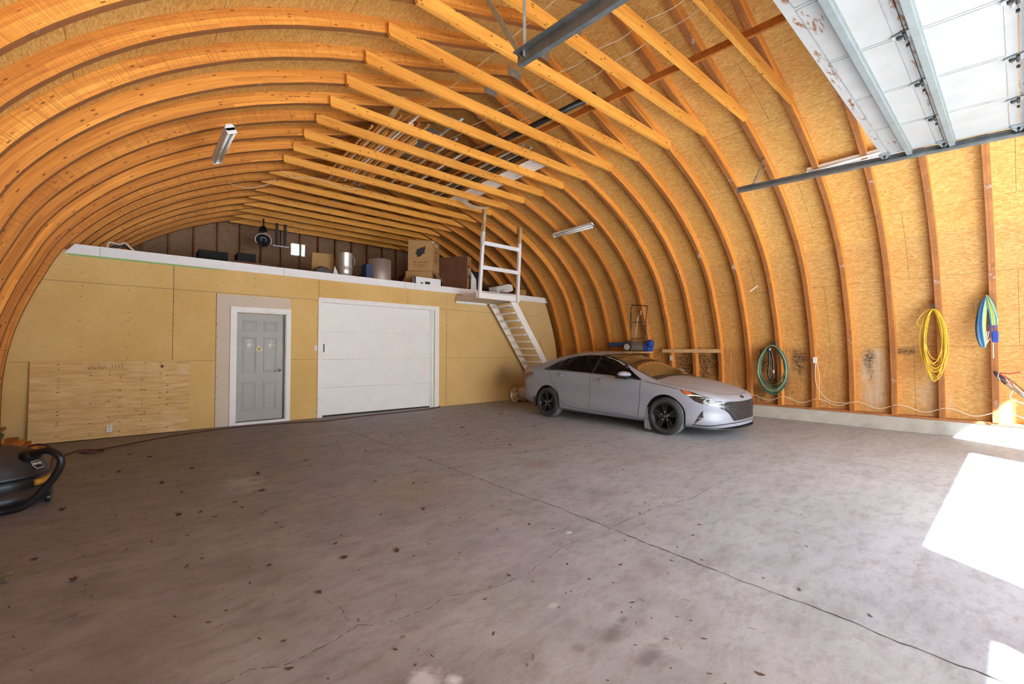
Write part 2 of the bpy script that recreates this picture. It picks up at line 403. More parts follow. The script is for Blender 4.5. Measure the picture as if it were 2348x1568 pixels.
def floor_mat():
    t = NT('concrete_floor'); v = t.tc.outputs['Object']
    big = t.noise(v, .45, 6, .62, .4); mid = t.noise(v, 2.4, 6, .65); fine = t.noise(v, 45, 6, .7)
    # worn dragging streaks across the slab
    st = t.noise(t.mapp(v, (.9, 3.4, 1), (0, 0, -.5)), 1, 6, .65, .3)
    s3 = t.sep(v)
    side = t.rng(t.math('ADD', t.math('SUBTRACT', s3[0], t.math('MULTIPLY', s3[1], .15)), t.math('MULTIPLY', t.math('SUBTRACT', big, .5), 3.5)), -.5, 3.3)  # browner darker left, bluish grey right: bounce and door light painted into the slab
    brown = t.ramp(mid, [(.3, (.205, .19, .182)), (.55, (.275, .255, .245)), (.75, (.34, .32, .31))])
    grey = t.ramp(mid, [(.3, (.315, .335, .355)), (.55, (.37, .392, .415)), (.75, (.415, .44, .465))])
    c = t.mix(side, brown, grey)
    c = t.mix(t.rng(st, .5, .72, 0, .45), c, t.mix(1, c, (.62, .58, .56, 1), 'MULTIPLY'))
    c = t.mix(t.rng(big, .56, .72, 0, .3), c, (.32, .22, .18, 1))
    c = t.mix(t.rng(t.noise(t.mapp(v, (1, 2.2, 1), (0, 0, -.6)), 5, 9, .8), .47, .64, 0, .8), c, t.mix(1, c, (.70, .64, .62, 1), 'MULTIPLY'))
    c = t.mix(t.rng(t.noise(t.mapp(v, (1, 1.6, 1), (0, 0, .3)), 11, 8, .8), .56, .7, 0, .35), c, t.mix(1, c, (1.35, 1.3, 1.28, 1), 'MULTIPLY'))
    c = t.mix(t.rng(fine, .55, .72, 0, .5), c, t.mix(1, c, (.6, .58, .56, 1), 'MULTIPLY'))
    pits = t.rng(t.vor(v, 26), .10, .06)
    c = t.mix(t.math('MULTIPLY', pits, t.rng(mid, .45, .6, 0, .5)), c, (.10, .075, .06, 1))
    dn = t.math('MULTIPLY', t.math('SUBTRACT', t.noise(v, 6, 5, .7), .5), 1.6)
    dl = t.math('MULTIPLY', t.math('SUBTRACT', t.noise(v, 3, 5, .7), .5), 1.2)
    for (x, y, rx, ry, a, col, dd) in [
        (1.28, 3.85, .28, .26, .5, (.17, .14, .12), dn), (3.9, 3.95, .35, .3, .5, (.22, .13, .075), dn), (2.25, 4.1, .7, .7, .35, (.33, .21, .14), dl),
        (1.83, 1.35, .12, .07, .75, (.10, .085, .08), dn), (1.98, 1.38, .05, .03, .7, (.10, .085, .08), dl), (1.84, 1.14, .12, .06, .75, (.10, .085, .08), dn), (1.63, 1.39, .05, .04, .5, (.10, .085, .08), dn), (2.6, 1.58, .09, .13, .5, (.20, .17, .15), dn),
        (6.95, 1.45, .09, .75, .75, (.25, .245, .25), t.math('MULTIPLY', dn, .6)), (.35, 1.8, .5, .12, .5, (.15, .11, .09), dn),
        (-.1, 2.6, .5, .5, .45, (.16, .11, .095), dl), (.5, 3.4, .35, .3, .4, (.17, .12, .10), dl), (.9, 1.5, .25, .5, .4, (.17, .12, .10), dn), (.15, 3.1, .3, .8, .4, (.17, .12, .10), dl),
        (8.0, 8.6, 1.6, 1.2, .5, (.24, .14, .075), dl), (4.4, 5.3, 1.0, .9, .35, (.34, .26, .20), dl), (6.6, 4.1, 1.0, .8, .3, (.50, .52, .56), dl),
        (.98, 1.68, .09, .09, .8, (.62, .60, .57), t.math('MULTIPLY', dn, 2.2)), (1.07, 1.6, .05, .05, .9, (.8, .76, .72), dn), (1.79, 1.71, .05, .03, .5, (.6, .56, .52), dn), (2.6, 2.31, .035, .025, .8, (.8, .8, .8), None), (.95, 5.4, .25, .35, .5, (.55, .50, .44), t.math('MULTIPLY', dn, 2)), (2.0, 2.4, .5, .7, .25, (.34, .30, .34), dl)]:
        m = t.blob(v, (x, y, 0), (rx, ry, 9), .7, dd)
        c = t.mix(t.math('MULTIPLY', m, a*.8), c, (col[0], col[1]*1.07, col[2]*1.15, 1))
    h = t.math('ADD', t.math('MULTIPLY', fine, .4), t.math('MULTIPLY', mid, .6))
    t.bump(h, .25, .006)
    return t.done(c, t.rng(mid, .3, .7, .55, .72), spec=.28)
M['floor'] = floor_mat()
def conc():
    t = NT('foundation_concrete'); v = t.tc.outputs['Object']
    n = t.noise(v, 3, 6, .65); h = t.vor(v, 30); g = t.noise(v, 2.2, 4)
    c = t.ramp(n, [(.3, (.33, .32, .28)), (.7, (.47, .455, .41))])
    pit = t.math('MULTIPLY', t.rng(h, .16, .08), t.rng(g, .52, .6))
    c = t.mix(pit, c, (.12, .11, .09, 1))
    t.bump(t.math('SUBTRACT', n, t.math('MULTIPLY', pit, .8)), .6, .01)
    return t.done(c, .85, spec=.2)
M['conc'] = conc()
def gravel():  # unseen yard ground, kept pale to bounce sunlight up into the building
    t = NT('bounce_yard_gravel'); v = t.tc.outputs['Object']; n = t.noise(v, .6, 6, .6); f = t.noise(v, 20, 5)
    c = t.ramp(n, [(.3, (.54, .53, .50)), (.7, (.64, .63, .60))]); c = t.mix(t.rng(f, .4, .7, 0, .3), c, (.4, .39, .37, 1))
    return t.done(c, .9)
M['gravel'] = gravel()
def carpaint():
    t = NT('silver_grey_paint'); v = t.tc.outputs['Object']
    n = t.noise(v, 3, 5, .6); nrm = t.N.new('ShaderNodeNewGeometry'); up = t.sep(nrm.outputs['Normal'])[2]
    dust = t.math('MULTIPLY', t.rng(up, .35, .9), t.rng(n, .35, .65, .25, .9))
    c = t.mix(dust, (.265, .28, .335, 1), (.30, .27, .255, 1))
    t.b.inputs['Coat Weight'].default_value = .18; t.b.inputs['Coat Roughness'].default_value = .2
    return t.done(c, t.math('ADD', .45, t.math('MULTIPLY', dust, .3)), .1)
M['paint'] = carpaint()
def glass(name, col, rough=.03):
    t = NT(name); t.b.inputs['Coat Weight'].default_value = 1; t.b.inputs['Coat Roughness'].default_value = .02; t.b.inputs['Coat IOR'].default_value = 1.6
    n = t.noise(t.tc.outputs['Object'], 4, 4); return t.done(t.mix(t.rng(n, .4, .6), col, tuple(x*1.4 for x in col[:3])), rough, spec=.8)
M['glass'] = plain('tinted_glass', (.004, .004, .005), .07, var=.3, spec=.22)
M['wglass'] = glass('windshield_glass', (.035, .028, .014), .05)
t = NT('window_glass'); t.b.inputs['Transmission Weight'].default_value = 1; M['pane'] = t.done((.95, .97, 1, 1), .02); M['pane'].node_tree
def hammock_mat():
    t = NT('striped_hammock_cloth'); uv = t.tc.outputs['UV']; s3 = t.sep(uv)
    fr = t.math('FRACT', t.math('ADD', t.math('MULTIPLY', s3[0], 1.6), t.math('MULTIPLY', t.noise(uv, 2, 2), .12)))
    c = t.ramp(fr, [(0, (.32, .40, .10)), (.17, (.26, .42, .36)), (.26, (.025, .10, .24)), (.45, (.06, .18, .33)), (.53, (.30, .45, .40)), (.60, (.02, .07, .18)), (.72, (.10, .28, .30)), (.80, (.28, .38, .12)), (.93, (.03, .11, .25))], 'CONSTANT')
    return t.done(c, .8)
M['hammock'] = hammock_mat()

# ------------------------------------------------------------------ arch geometry
def fine_prof(off=0, n=3):
    pts = [Vector((d, z, 0)) for d, z in PROF]
    base = crom(pts[:14], n)[:-1] + [p for p in pts[13:]]
    out = []
    for i, p in enumerate(base):
        a = base[max(i-1, 0)]; b = base[min(i+1, len(base)-1)]
        t = (b - a).normalized(); nrm = Vector((t.y, -t.x, 0))
        if i == len(base)-1: nrm = Vector((0, 1, 0))
        q = p + nrm*off
        out.append((max(q.x, 0), q.y))
    if off:
        out[0] = (out[0][0], base[0].y)
    return out
INN = fine_prof(0); OUT = fine_prof(.15)
def arclen(P):
    s = [0]
    for a, b in zip(P, P[1:]): s.append(s[-1] + math.dist(a, b))
    return s
def shell(name, sgn, z_lo, z_hi, mat, y0=YF, y1=YB):
    P = OUT; S = arclen(P)
    idx = [i for i, p in enumerate(P) if z_lo - 1e-6 <= p[1] <= z_hi + 1e-6]
    Q = fine_prof(.17); mb = MB()
    for i in idx[:-1]:
        (a, b), (c, d) = P[i], P[i+1]; (a2, b2), (c2, d2) = Q[i], Q[i+1]
        A = (CX+sgn*a, y0, b); B = (CX+sgn*a, y1, b); C = (CX+sgn*c, y1, d); D = (CX+sgn*c, y0, d)
        A2 = (CX+sgn*a2, y0, b2); B2 = (CX+sgn*a2, y1, b2); C2 = (CX+sgn*c2, y1, d2); D2 = (CX+sgn*c2, y0, d2)
        u0, u1 = S[i], S[i+1]; o = 0 if sgn > 0 else 7.3
        uv = [(y0+o, u0), (y1+o, u0), (y1+o, u1), (y0+o, u1)]
        f = [(0,1,2,3)] if sgn > 0 else [(3,2,1,0)]
        g = [(3,2,1,0)] if sgn > 0 else [(0,1,2,3)]
        mb.add([A,B,C,D], f, 0, [uv if sgn > 0 else uv[::-1]])
        mb.add([A2,B2,C2,D2], g, 0, [uv[::-1] if sgn > 0 else uv])
    return mb.build(name, mat)
ZS = OUT[min(range(len(OUT)), key=lambda i: abs(OUT[i][1]-3.3))][1]
struct(shell('wall_right', 1, 0, ZS, M['osb_wall']), 'golden strand board sheathing of the right wall, curving up')
struct(shell('wall_left', -1, 0, ZS, M['osb_roof']), 'strand board sheathing of the left wall behind the ribs')
# ceiling: both upper slopes
mbc = MB()
for sgn in (1, -1):
    P = OUT; S = arclen(P); Q = fine_prof(.17)
    for i in range(len(P)-1):
        if P[i][1] < ZS - 1e-6: continue
        (a, b), (c, d) = P[i], P[i+1]; (a2, b2), (c2, d2) = Q[i], Q[i+1]
        o = 0 if sgn > 0 else 7.3
        uv = [(YF+o, S[i]), (YB+o, S[i]), (YB+o, S[i+1]), (YF+o, S[i+1])]
        V = [(CX+sgn*a, YF, b), (CX+sgn*a, YB, b), (CX+sgn*c, YB, d), (CX+sgn*c, YF, d)]
        W = [(CX+sgn*a2, YF, b2), (CX+sgn*a2, YB, b2), (CX+sgn*c2, YB, d2), (CX+sgn*c2, YF, d2)]
        f = (0,1,2,3) if sgn > 0 else (3,2,1,0)
        mbc.add(V, [f], 0, [uv if sgn > 0 else uv[::-1]]); mbc.add(W, [f[::-1]], 0, [uv[::-1] if sgn > 0 else uv])
struct(mbc.build('ceiling', M['osb_roof']), 'strand board roof sheathing between the arch ribs')

# ------------------------------------------------------------------ floor with cracks
def crack(mb, pts, wdt=.008, jit=.02, seg=.06, z=.0012, breaks=0):
    P = []
    for a, b in zip(pts, pts[1:]):
        n = max(1, int(math.dist(a, b)/seg))
        for k in range(n): P.append((a[0]+(b[0]-a[0])*k/n, a[1]+(b[1]-a[1])*k/n))
    P.append(pts[-1]); off = 0; L = []
    dx, dy = P[-1][0]-P[0][0], P[-1][1]-P[0][1]; l = math.hypot(dx, dy); nx, ny = -dy/l, dx/l
    for i, p in enumerate(P):
        off = off*.8 + random.uniform(-jit, jit)
        L.append((p[0]+nx*off, p[1]+ny*off, wdt*random.uniform(.3, 1.5)))
    for i in range(len(L)-1):
        if random.random() < breaks: continue
        a, b = L[i], L[i+1]; ddx, ddy = b[0]-a[0], b[1]-a[1]; q = math.hypot(ddx, ddy) or 1; ex, ey = -ddy/q, ddx/q
        mb.add([(a[0]-ex*a[2]/2, a[1]-ey*a[2]/2, z), (b[0]-ex*b[2]/2, b[1]-ey*b[2]/2, z), (b[0]+ex*b[2]/2, b[1]+ey*b[2]/2, z), (a[0]+ex*a[2]/2, a[1]+ey*a[2]/2, z)], [(0,1,2,3)], 1)
fl = MB()
fl.box(CX-6.1, CX+6.1, YF, YB, -.15, 0)
crack(fl, [(2.98, 8.5), (2.95, 5.5), (2.93, 2.6), (2.86, .8), (2.79, -1.5)], .009, .011, .04)
crack(fl, [(6.75, 5.2), (6.58, 2.73), (6.3, .48), (6.2, -.5)], .006, .01, breaks=.4)
from_px = [(4.15, 6.1), (4.09, 4.51), (4.61, 4.49)]
crack(fl, from_px, .008, .006); crack(fl, [(4.61, 4.49), (4.79, 6.07)], .005, .006, breaks=.3)
crack(fl, [(4.12, 5.3), (4.7, 5.3)], .012, .004, breaks=.1); crack(fl, [(4.1, 5.15), (4.66, 5.2)], .01, .004, breaks=.1)
crack(fl, [(2.86,2.14),(3.18,2.16),(3.66,2.17),(4.05,2.07),(4.52,2.1),(5.09,2.12)], .005, .008, .03, breaks=.15)
crack(fl, [(2.57,2.18),(2.37,2.17),(2.14,2.11),(1.93,2.06),(1.80,2.07),(1.69,2.06),(1.53,2.11),(1.37,2.16),(1.26,2.13),(1.13,2.14),(1.0,2.16),(.91,2.24),(.76,2.19),(.66,2.18),(.55,2.17),(.43,2.24),(.2,2.2)], .0035, .006, .02, breaks=.22)
crack(fl, [(.91,2.24),(.89,2.31),(.89,2.43),(.86,2.56)], .003, .006, .02, breaks=.3)
struct(fl.build('floor', [M['floor'], M['crack']]), 'worn concrete slab with cracks, brown to grey tint painted to follow the light')
gm = MB(); gm.box(-60, 70, -70, YF, -.3, -.02); gm.box(-60, CX-6.2, YF, 70, -.3, -.02); gm.box(CX+6.2, 70, YF, 70, -.3, -.02); gm.box(CX-6.2, CX+6.2, YB+.1, 70, -.3, -.02)
struct(gm.build('floor_outside', M['gravel']), 'unseen gravel yard outside the building, made pale to bounce light in')

# foundation and sill plates
fr = MB(); fr.box(CX+5.845, CX+6.12, YF, YB, 0, .25)
struct(fr.build('baseboard_right', M['conc'], bevel=.008), 'low rough concrete foundation kerb along the right wall')
f2 = MB(); f2.box(CX-6.12, CX-5.93, YF, YB, 0, .25)
struct(f2.build('baseboard_left', M['conc']), 'low concrete foundation kerb along the left wall')
sp = MB(); sp.box(CX+5.835, CX+6.1, YF, YW, .25, .291)
struct(sp.build('trim_1', M['sill'], bevel=.003), 'dark wooden sill plate on the right foundation')
sp = MB(); sp.box(CX-6.1, CX-5.80, YF, YW, .25, .291)
struct(sp.build('trim_2', M['sill']), 'dark wooden sill plate on the left foundation')

# ------------------------------------------------------------------ arch ribs, each one a thing with its collar joist
def half_rib_mb(sgn, y0, y1):
    mb = MB(); S = arclen(INN); n = len(INN)
    for i in range(n-1):
        (a, b), (c, d) = INN[i], INN[i+1]; (a2, b2), (c2, d2) = OUT[i], OUT[i+1]
        X = lambda v: CX + sgn*v
        u0, u1 = S[i], S[i+1]; uo = 0 if sgn > 0 else 11.0
        V = [(X(a), y0, b), (X(c), y0, d), (X(c2), y0, d2-.001), (X(a2), y0, b2-.001), (X(a), y1, b), (X(c), y1, d), (X(c2), y1, d2-.001), (X(a2), y1, b2-.001)]
        F = [(0,1,2,3), (7,6,5,4), (4,5,1,0), (3,2,6,7)]
        U = [[(uo+u0, 0), (uo+u1, 0), (uo+u1, .15), (uo+u0, .15)], [(uo+u0, .15), (uo+u1, .15), (uo+u1, 0), (uo+u0, 0)],
             [(uo+u0, .30), (uo+u1, .30), (uo+u1, .31), (uo+u0, .31)], [(uo+u0, .15), (uo+u1, .15), (uo+u1, .23), (uo+u0, .23)]]
        if sgn > 0: F = [f[::-1] for f in F]; U = [u[::-1] for u in U]
        if i == 0: F.append((0,3,7,4)); U.append([(0,0),(0,.1),(.1,.1),(.1,0)])
        mb.add(V, F, 0, U)
    return mb
RIBW = .075; RY = .055
left0 = half_rib_mb(-1, RY, RY+RIBW); right0 = half_rib_mb(1, RY, RY+RIBW)
ORD = ['zero','first','second','third','fourth','fifth','sixth','seventh','eighth','ninth','tenth','eleventh','twelfth','thirteenth','fourteenth']
RIGHT_MARK = {-3: 'the striped hammock', -2: 'the yellow cord', -1: 'its foot right of the whitish stained board', 0: 'a small steel clip', 1: 'a white outlet with a hanging cord', 2: 'the green hose',
              3: 'its foot left of the green hose', 4: 'the right end of the small shelf board'}
protoL = protoR = protoJ = protoG = None
for i in range(-7, 20):
    y = Y0 + i*SP
    if i <= 12:
        k = 12 - i
        lab = 'laminated wooden arch rib, ' + ('directly in front of the loft wall' if k == 0 else '%s in front of the loft wall' % (ORD[k+1] if k+1 < len(ORD) else 'over the open overhead door'))
        if i in RIGHT_MARK: 
            mk = RIGHT_MARK[i]
            lab = 'laminated arch rib ' + ('carrying ' + mk if not mk.startswith('its') else 'with ' + mk) + ' on the right wall'
        if i < -3: lab = 'laminated wooden arch rib over the open overhead door, %s from the front wall' % ORD[i+8]
    else:
        lab = 'dim laminated arch rib above the loft, %s behind the loft wall' % ORD[i-12]
    g = 'arch ribs over the loft' if i > 12 else 'arch ribs of the main bay'
    root = empty('arch_rib', (0, y, 0), lab, 'arch rib', g)
    if protoL is None:
        protoL = left0.build('left_arch', M['rib'], root, smooth=False); protoR = right0.build('right_arch', M['rib'], root)
        gm_ = MB(); gm_.box(CX-.13, CX+.13, RY-.006, RY-.001, 5.66, 5.80); gm_.box(CX-.08, CX+.08, RY-.012, RY-.006, 5.68, 5.78)
        protoG = gm_.build('gusset_plate', M['galv'], root)
    else:
        for p in (protoL, protoR, protoG):
            c = p.copy(); COL.objects.link(c); c.parent = root
    if 0 <= i:
        near = i <= 11
        yy = (0, .05) if near else (RY+RIBW+.002, RY+RIBW+.042)
        x0, x1 = (2.09, 6.90) if near else (2.0, 7.0)
        jm = MB()
        z0 = 4.83
        jm.prism([(x0+.02, z0), (x0, z0+.03), (x0, z0+.142), (x1, z0+.142), (x1, z0+.03), (x1-.02, z0)], yy[0], yy[1], 'y')
        jm.build('collar_joist', M['joist'], root)

# ------------------------------------------------------------------ loft partition wall
def arch_x(z, off=.1):
    pts = fine_prof(off)
    for a, b in zip(pts, pts[1:]):
        if a[1] <= z <= b[1]: return a[0] + (b[0]-a[0])*(z-a[1])/(b[1]-a[1]+1e-9)
    return pts[0][0]
wb = MB()
D1 = (1.55, 2.42, .055, 2.125); D2 = (3.13, 5.83, 0, 2.44)
ZT = 2.97; zs = [.3, .6, 1, 1.4, 1.8, 2.1, 2.4, 2.7, ZT]
left = [(CX-arch_x(z, .05), z) for z in zs]; right = [(CX+arch_x(z, .05), z) for z in zs]
y0, y1 = YW, YW+.1
wb.prism([(D1[0], 0), (CX-5.9, 0)] + left + [(D1[0], ZT)], y0, y1)
wb.prism([(D2[1], 0), (CX+5.9, 0)] + right + [(D2[1], ZT)], y0, y1)
wb.box(D1[0], D1[1], y0, y1, D1[3], ZT); wb.box(D1[0], D1[1], y0, y1, 0, .02)
wb.box(D1[1], D2[0], y0, y1, 0, ZT); wb.box(D2[0], D2[1], y0, y1, D2[3], ZT)
def seam(x0, z0, x1, z1, w=.006):
    if abs(x1-x0) < 1e-6: wb.box(x0-w/2, x0+w/2, y0-.0015, y0+.001, z0, z1, 1)
    else: wb.box(x0, x1, y0-.0015, y0+.001, z0-w/2, z0+w/2, 1)
for s_ in [(-1.1,2.475,3.0,2.475,.005), (.6,1.23,.6,2.9,.007), (-1.3,1.225,1.23,1.225,.004), (2.5,1.225,3.0,1.225,.004), (3.04,2.53,3.04,2.9,.006), (1.23,0,1.23,2.46,.006), (2.465,2.1,2.465,2.46,.006), (6.2,0,6.2,2.45,.006), (6.0,2.475,9.6,2.475,.005), (6.1,1.225,9.9,1.225,.004), (5.1,2.5,5.1,2.9,.004), (7.0,2.47,7.0,2.6,.004)]: seam(*s_)
wb.beam((8.9, y0, 2.6), (9.75, y0, 1.1), .003, .008, (0,1,0), 1); wb.beam((9.55, y0, 1.75), (9.9, y0, 2.0), .003, .012, (0,1,0), 1); wb.beam((9.55, y0, 1.75), (9.8, y0, 1.3), .003, .012, (0,1,0), 1)
for x in (-.55, .02, .6, 1.24, 1.85, 2.5, 3.0, 4.2, 6.22, 6.9, 7.6, 8.3):
    for z in [.15+.19*k for k in range(15)]:
        if random.random() < .5 or (D1[0]-.1 < x < D1[1]+.1 and z < 2.3) or (D2[0]-.1 < x < D2[1]+.1 and z < 2.55): continue
        xx, zz = x+random.uniform(-.012, .012), z+random.uniform(-.03, .03)
        wb.box(xx-.006, xx+.006, y0-.008, y0, zz-.006, zz+.006, 1)
wall = struct(wb.build('wall_loft', [M['tan'], M['ink']]), 'tan board wall under the loft edge, across the back of the bay')
dw = MB(); dw.box(1.235, D1[0]-.08, YW-.006, YW, 0, 2.455); dw.box(D1[0]-.08, D1[1]+.07, YW-.006, YW, 2.19, 2.455)
for z in [.1+.2*k for k in range(12)]: dw.box(1.25, 1.258, YW-.009, YW-.005, z, z+.01, 1)
dw.build('drywall_panel', [M['drywall'], M['ink']], wall)
# man door
d1 = E0('door_1', 'grey six panel entry door with white handprints', None); struct(d1)
cs = MB()
cs.box(1.45, 1.54, YW-.035, YW+.02, 0, 2.235); cs.box(2.41, 2.495, YW-.035, YW+.02, 0, 2.235); cs.box(1.54, 2.41, YW-.035, YW+.02, 2.15, 2.235)
cs.box(1.54, 1.56, YW-.01, YW+.1, .05, 2.15); cs.box(2.395, 2.41, YW-.01, YW+.1, .05, 2.15); cs.box(1.56, 2.395, YW-.01, YW+.1, 2.13, 2.15)
cs.box(1.54, 2.41, YW-.05, YW+.1, 0, .05)
cs.build('door_frame', M['white'], d1, bevel=.004)
ds = MB(); ds.box(1.565, 2.36, YW+.03, YW+.07, .065, 2.12)
ds.box(2.36, 2.395, YW+.02, YW+.06, .05, 2.13, 1)
slab = ds.build('door_slab', [M['greydoor'], M['black']], d1)
def panel(mb, x0, x1, z0, z1, y):
    for a, b in ((0, .012), (.03, .006)):
        mb.box(x0+a, x1-a, y-b, y, z0+a, z0+a+.012); mb.box(x0+a, x1-a, y-b, y, z1-a-.012, z1-a)
        mb.box(x0+a, x0+a+.012, y-b, y, z0+a, z1-a); mb.box(x1-a-.012, x1-a, y-b, y, z0+a, z1-a)
pm = MB()
for xa, xb in ((1.66, 1.895), (2.02, 2.255)):
    panel(pm, xa, xb, 1.78, 1.98, YW+.03); panel(pm, xa, xb, .98, 1.66, YW+.03); panel(pm, xa, xb, .25, .80, YW+.03)
pm.build('raised_panels', M['greydoor'], slab, bevel=.003)
hl = MB(); hl.lathe([(.03, 0), (.032, -.008), (.025, -.014)], (2.30, YW+.03, 1.01), 'y', 20)
hl.tube([(2.30, YW+.02, 1.01), (2.30, YW-.02, 1.01), (2.27, YW-.03, 1.01), (2.2, YW-.03, .995)], .009)
hl.lathe([(.012, -.014), (.008, -.02)], (2.30, YW+.03, 1.01), 'y', 12)
hl.build('door_handle', M['chrome'], slab, smooth=True)
# handprints and sign, thin paint and sticker on the slab
def hand(cx, cz, s, flip, faint):
    mb = MB(); y = YW+.0285
    def blob(x, z, rx, rz, rot=0):
        n = 12; P = []
        for k in range(n):
            a = 2*pi*k/n; rr = random.uniform(.82, 1.1); u, v = rx*cos(a)*rr, rz*sin(a)*rr
            P.append((cx+flip*s*(x+u*cos(rot)-v*sin(rot)), cz+s*(z+u*sin(rot)+v*cos(rot))))
        mb.prism(P, y, y+.0015)
    blob(0, 0, .04, .033); blob(-.015, -.045, .012, .02); blob(.01, -.05, .010, .03)
    for x, z, r, l in [(-.045, .07, .25, .034), (-.015, .085, .08, .038), (.015, .085, -.05, .036), (.042, .07, -.2, .03)]:
        if faint and x < 0: continue
        blob(x, z, .008, l, r)
    blob(.075, .0, .03, .01, .5)
    return mb.build('handprint', M['paper'], slab)
hand(1.77, 1.52, .95, 1, False); hand(2.13, 1.515, .85, 1, True)
sg = MB(); sg.prism([(1.87, 1.40), (2.01, 1.40), (1.94, 1.52)], YW+.0275, YW+.029)
for a in (90, 210, 330):
    c_ = (1.94+.016*cos(R(a)), 1.44+.016*sin(R(a)))
    sg.prism([(c_[0]+.011*cos(2*pi*k/10), c_[1]+.011*sin(2*pi*k/10)) for k in range(10)], YW+.0262, YW+.0274, m=1)
sg.build('warning_sign', [M['sticker'], M['ink']], slab)
# roll-up door in the loft wall
d2 = struct(E0('door_2', 'white sectional garage door in the loft wall, closed', None))
cs = MB(); cs.box(3.02, 3.125, YW-.035, YW+.02, 0, 2.53); cs.box(5.84, 5.965, YW-.035, YW+.02, 0, 2.53); cs.box(3.125, 5.84, YW-.035, YW+.02, 2.43, 2.53)
cs.box(5.72, 5.84, YW, YW+.1, 0, 2.43, 1); cs.box(5.76, 5.77, YW-.012, YW, 0, 2.43, 2)
cs.build('door_frame', [M['white'], M['doorwhite'], M['galv']], d2, bevel=.004)
hz = [.03, .62, 1.22, 1.82, 2.43]
for k in range(4):
    s_ = MB(); s_.box(3.128, 5.72, YW+.03, YW+.07, hz[k]+.006, hz[k+1]-.006)
    for q in (.17, .33, .46): s_.box(3.128, 5.72, YW+.027, YW+.03, hz[k]+q, hz[k]+q+.0025)
    s_.build('door_section', M['doorwhite'], d2, bevel=.006)
s_ = MB(); s_.box(3.13, 5.72, YW+.03, YW+.07, .004, .03)
s_.build('rubber_seal', M['rubber'], d2)
s_ = MB(); s_.box(3.15, 3.163, YW-.0, YW+.03, 1.38, 1.55)
s_.build('latch_slot', M['black'], d2)
s_ = MB(); s_.box(3.16, 5.7, YW+.075, YW+.09, 0, 2.5); s_.build('backing_panel', M['white'], d2)
# fascia
fa = MB(); fa.prism([(CX-5.25, 2.91), (9.9, 2.905), (9.8, 3.06), (CX-5.13, 3.065)], YW-.03, YW+.02)
fa.prism([(CX-5.2, 2.885), (1.4, 2.885), (1.0, 2.91), (CX-5.2, 2.91)], YW-.012, YW-.002, m=1)
for x in (-.35, 2.35, 5.0): fa.box(x, x+.004, YW-.0315, YW-.029, 2.91, 3.065, 2)
struct(fa.build('trim_3', [M['white'], M['tapegreen'], M['ink']]), 'white painted fascia board along the loft edge')
lf = MB(); lf.box(CX-5.1, CX+5.1, YW, YB, 2.975, 3.06)
struct(lf.build('floor_loft', M['plainwood']), 'wooden loft floor')

# gable wall at the back with window
gb = MB(); W0, W1, Z0, Z1 = 3.64, 4.06, 4.26, 4.64
Qp = fine_prof(.155)
def gpoly(pts): gb.prism(pts, YB, YB+.06); 
L_ = [(CX-a, b) for a, b in Qp]; R_ = [(CX+a, b) for a, b in Qp]
def clipx(lo, hi):
    top = [(x, z) for x, z in sorted(L_[:-1] + R_)]
    def zt(x):
        for (a, b), (c, d) in zip(top, top[1:]):
            if a <= x <= c and c > a: return b + (d-b)*(x-a)/(c-a)
        return .3
    mid = [(x, zt(x)) for x in [lo] + [lo+(hi-lo)*k/12 for k in range(1, 12)] + [hi]]
    return mid
for lo, hi in ((CX-5.9, W0), (W1, CX+5.9)):
    m_ = clipx(lo, hi); gb.prism([(lo, 0), *m_, (hi, 0)][::-1], YB, YB+.06)
m_ = clipx(W0, W1); gb.box(W0, W1, YB, YB+.06, 0, Z0); gb.prism([(W0, Z1), *m_, (W1, Z1)][::-1], YB, YB+.06)
# box-projected uv for the gable
gb.uv = [[(gb.v[k][0], gb.v[k][2]) for k in f] for f in gb.f]
gw = struct(gb.build('wall_back', M['osb_gable_shaded']), 'strand board gable wall at the back of the loft, coloured darker for shade')
for x in [.77+.52*k for k in range(-3, 14)]:
    zt = max([z for a, z in clipx(x-.01, x+.01)])
    s_ = MB(); s_.box(x-.02, x+.02, YB-.12, YB, 3.06, zt-.03); s_.build('stud', M['stud'], gw)
wd = struct(E0('window_1', 'small bright window in the gable wall behind the loft', None))
s_ = MB(); s_.box(W0, W1, YB+.01, YB+.05, Z0, Z0+.02); s_.box(W0, W1, YB+.01, YB+.05, Z1-.02, Z1); s_.box(W0, W0+.02, YB+.01, YB+.05, Z0, Z1); s_.box(W1-.02, W1, YB+.01, YB+.05, Z0, Z1)
s_.build('window_frame', M['white'], wd)
s_ = MB(); s_.box(W0+.02, W1-.02, YB+.028, YB+.032, Z0+.02, Z1-.02); s_.build('window_pane', M['pane'], wd)

# front wall, behind the camera, with its openings
fw = MB()
OPN = [(-.95, 1.34, 0, 3.03), (2.22, 6.80, 0, 3.42), (7.93, 8.62, 0, 3.7)]  # unseen openings set by the sun patches, left one widened for more light
xs = sorted({CX-5.9, CX+5.9, *[o[0] for o in OPN], *[o[1] for o in OPN]})
for lo, hi in zip(xs, xs[1:]):
    o = [q for q in OPN if q[0] <= lo+1e-6 and hi-1e-6 <= q[1]]
    m_ = clipx(lo, hi); zb = o[0][3] if o else 0
    fw.prism([(lo, zb), *m_, (hi, zb)][::-1], YF-.08, YF)
fw.uv = [[(fw.v[k][0], fw.v[k][2]) for k in f] for f in fw.f]
struct(fw.build('wall_front', M['osb_roof']), 'strand board front wall with open doorways, the left one widened for light')

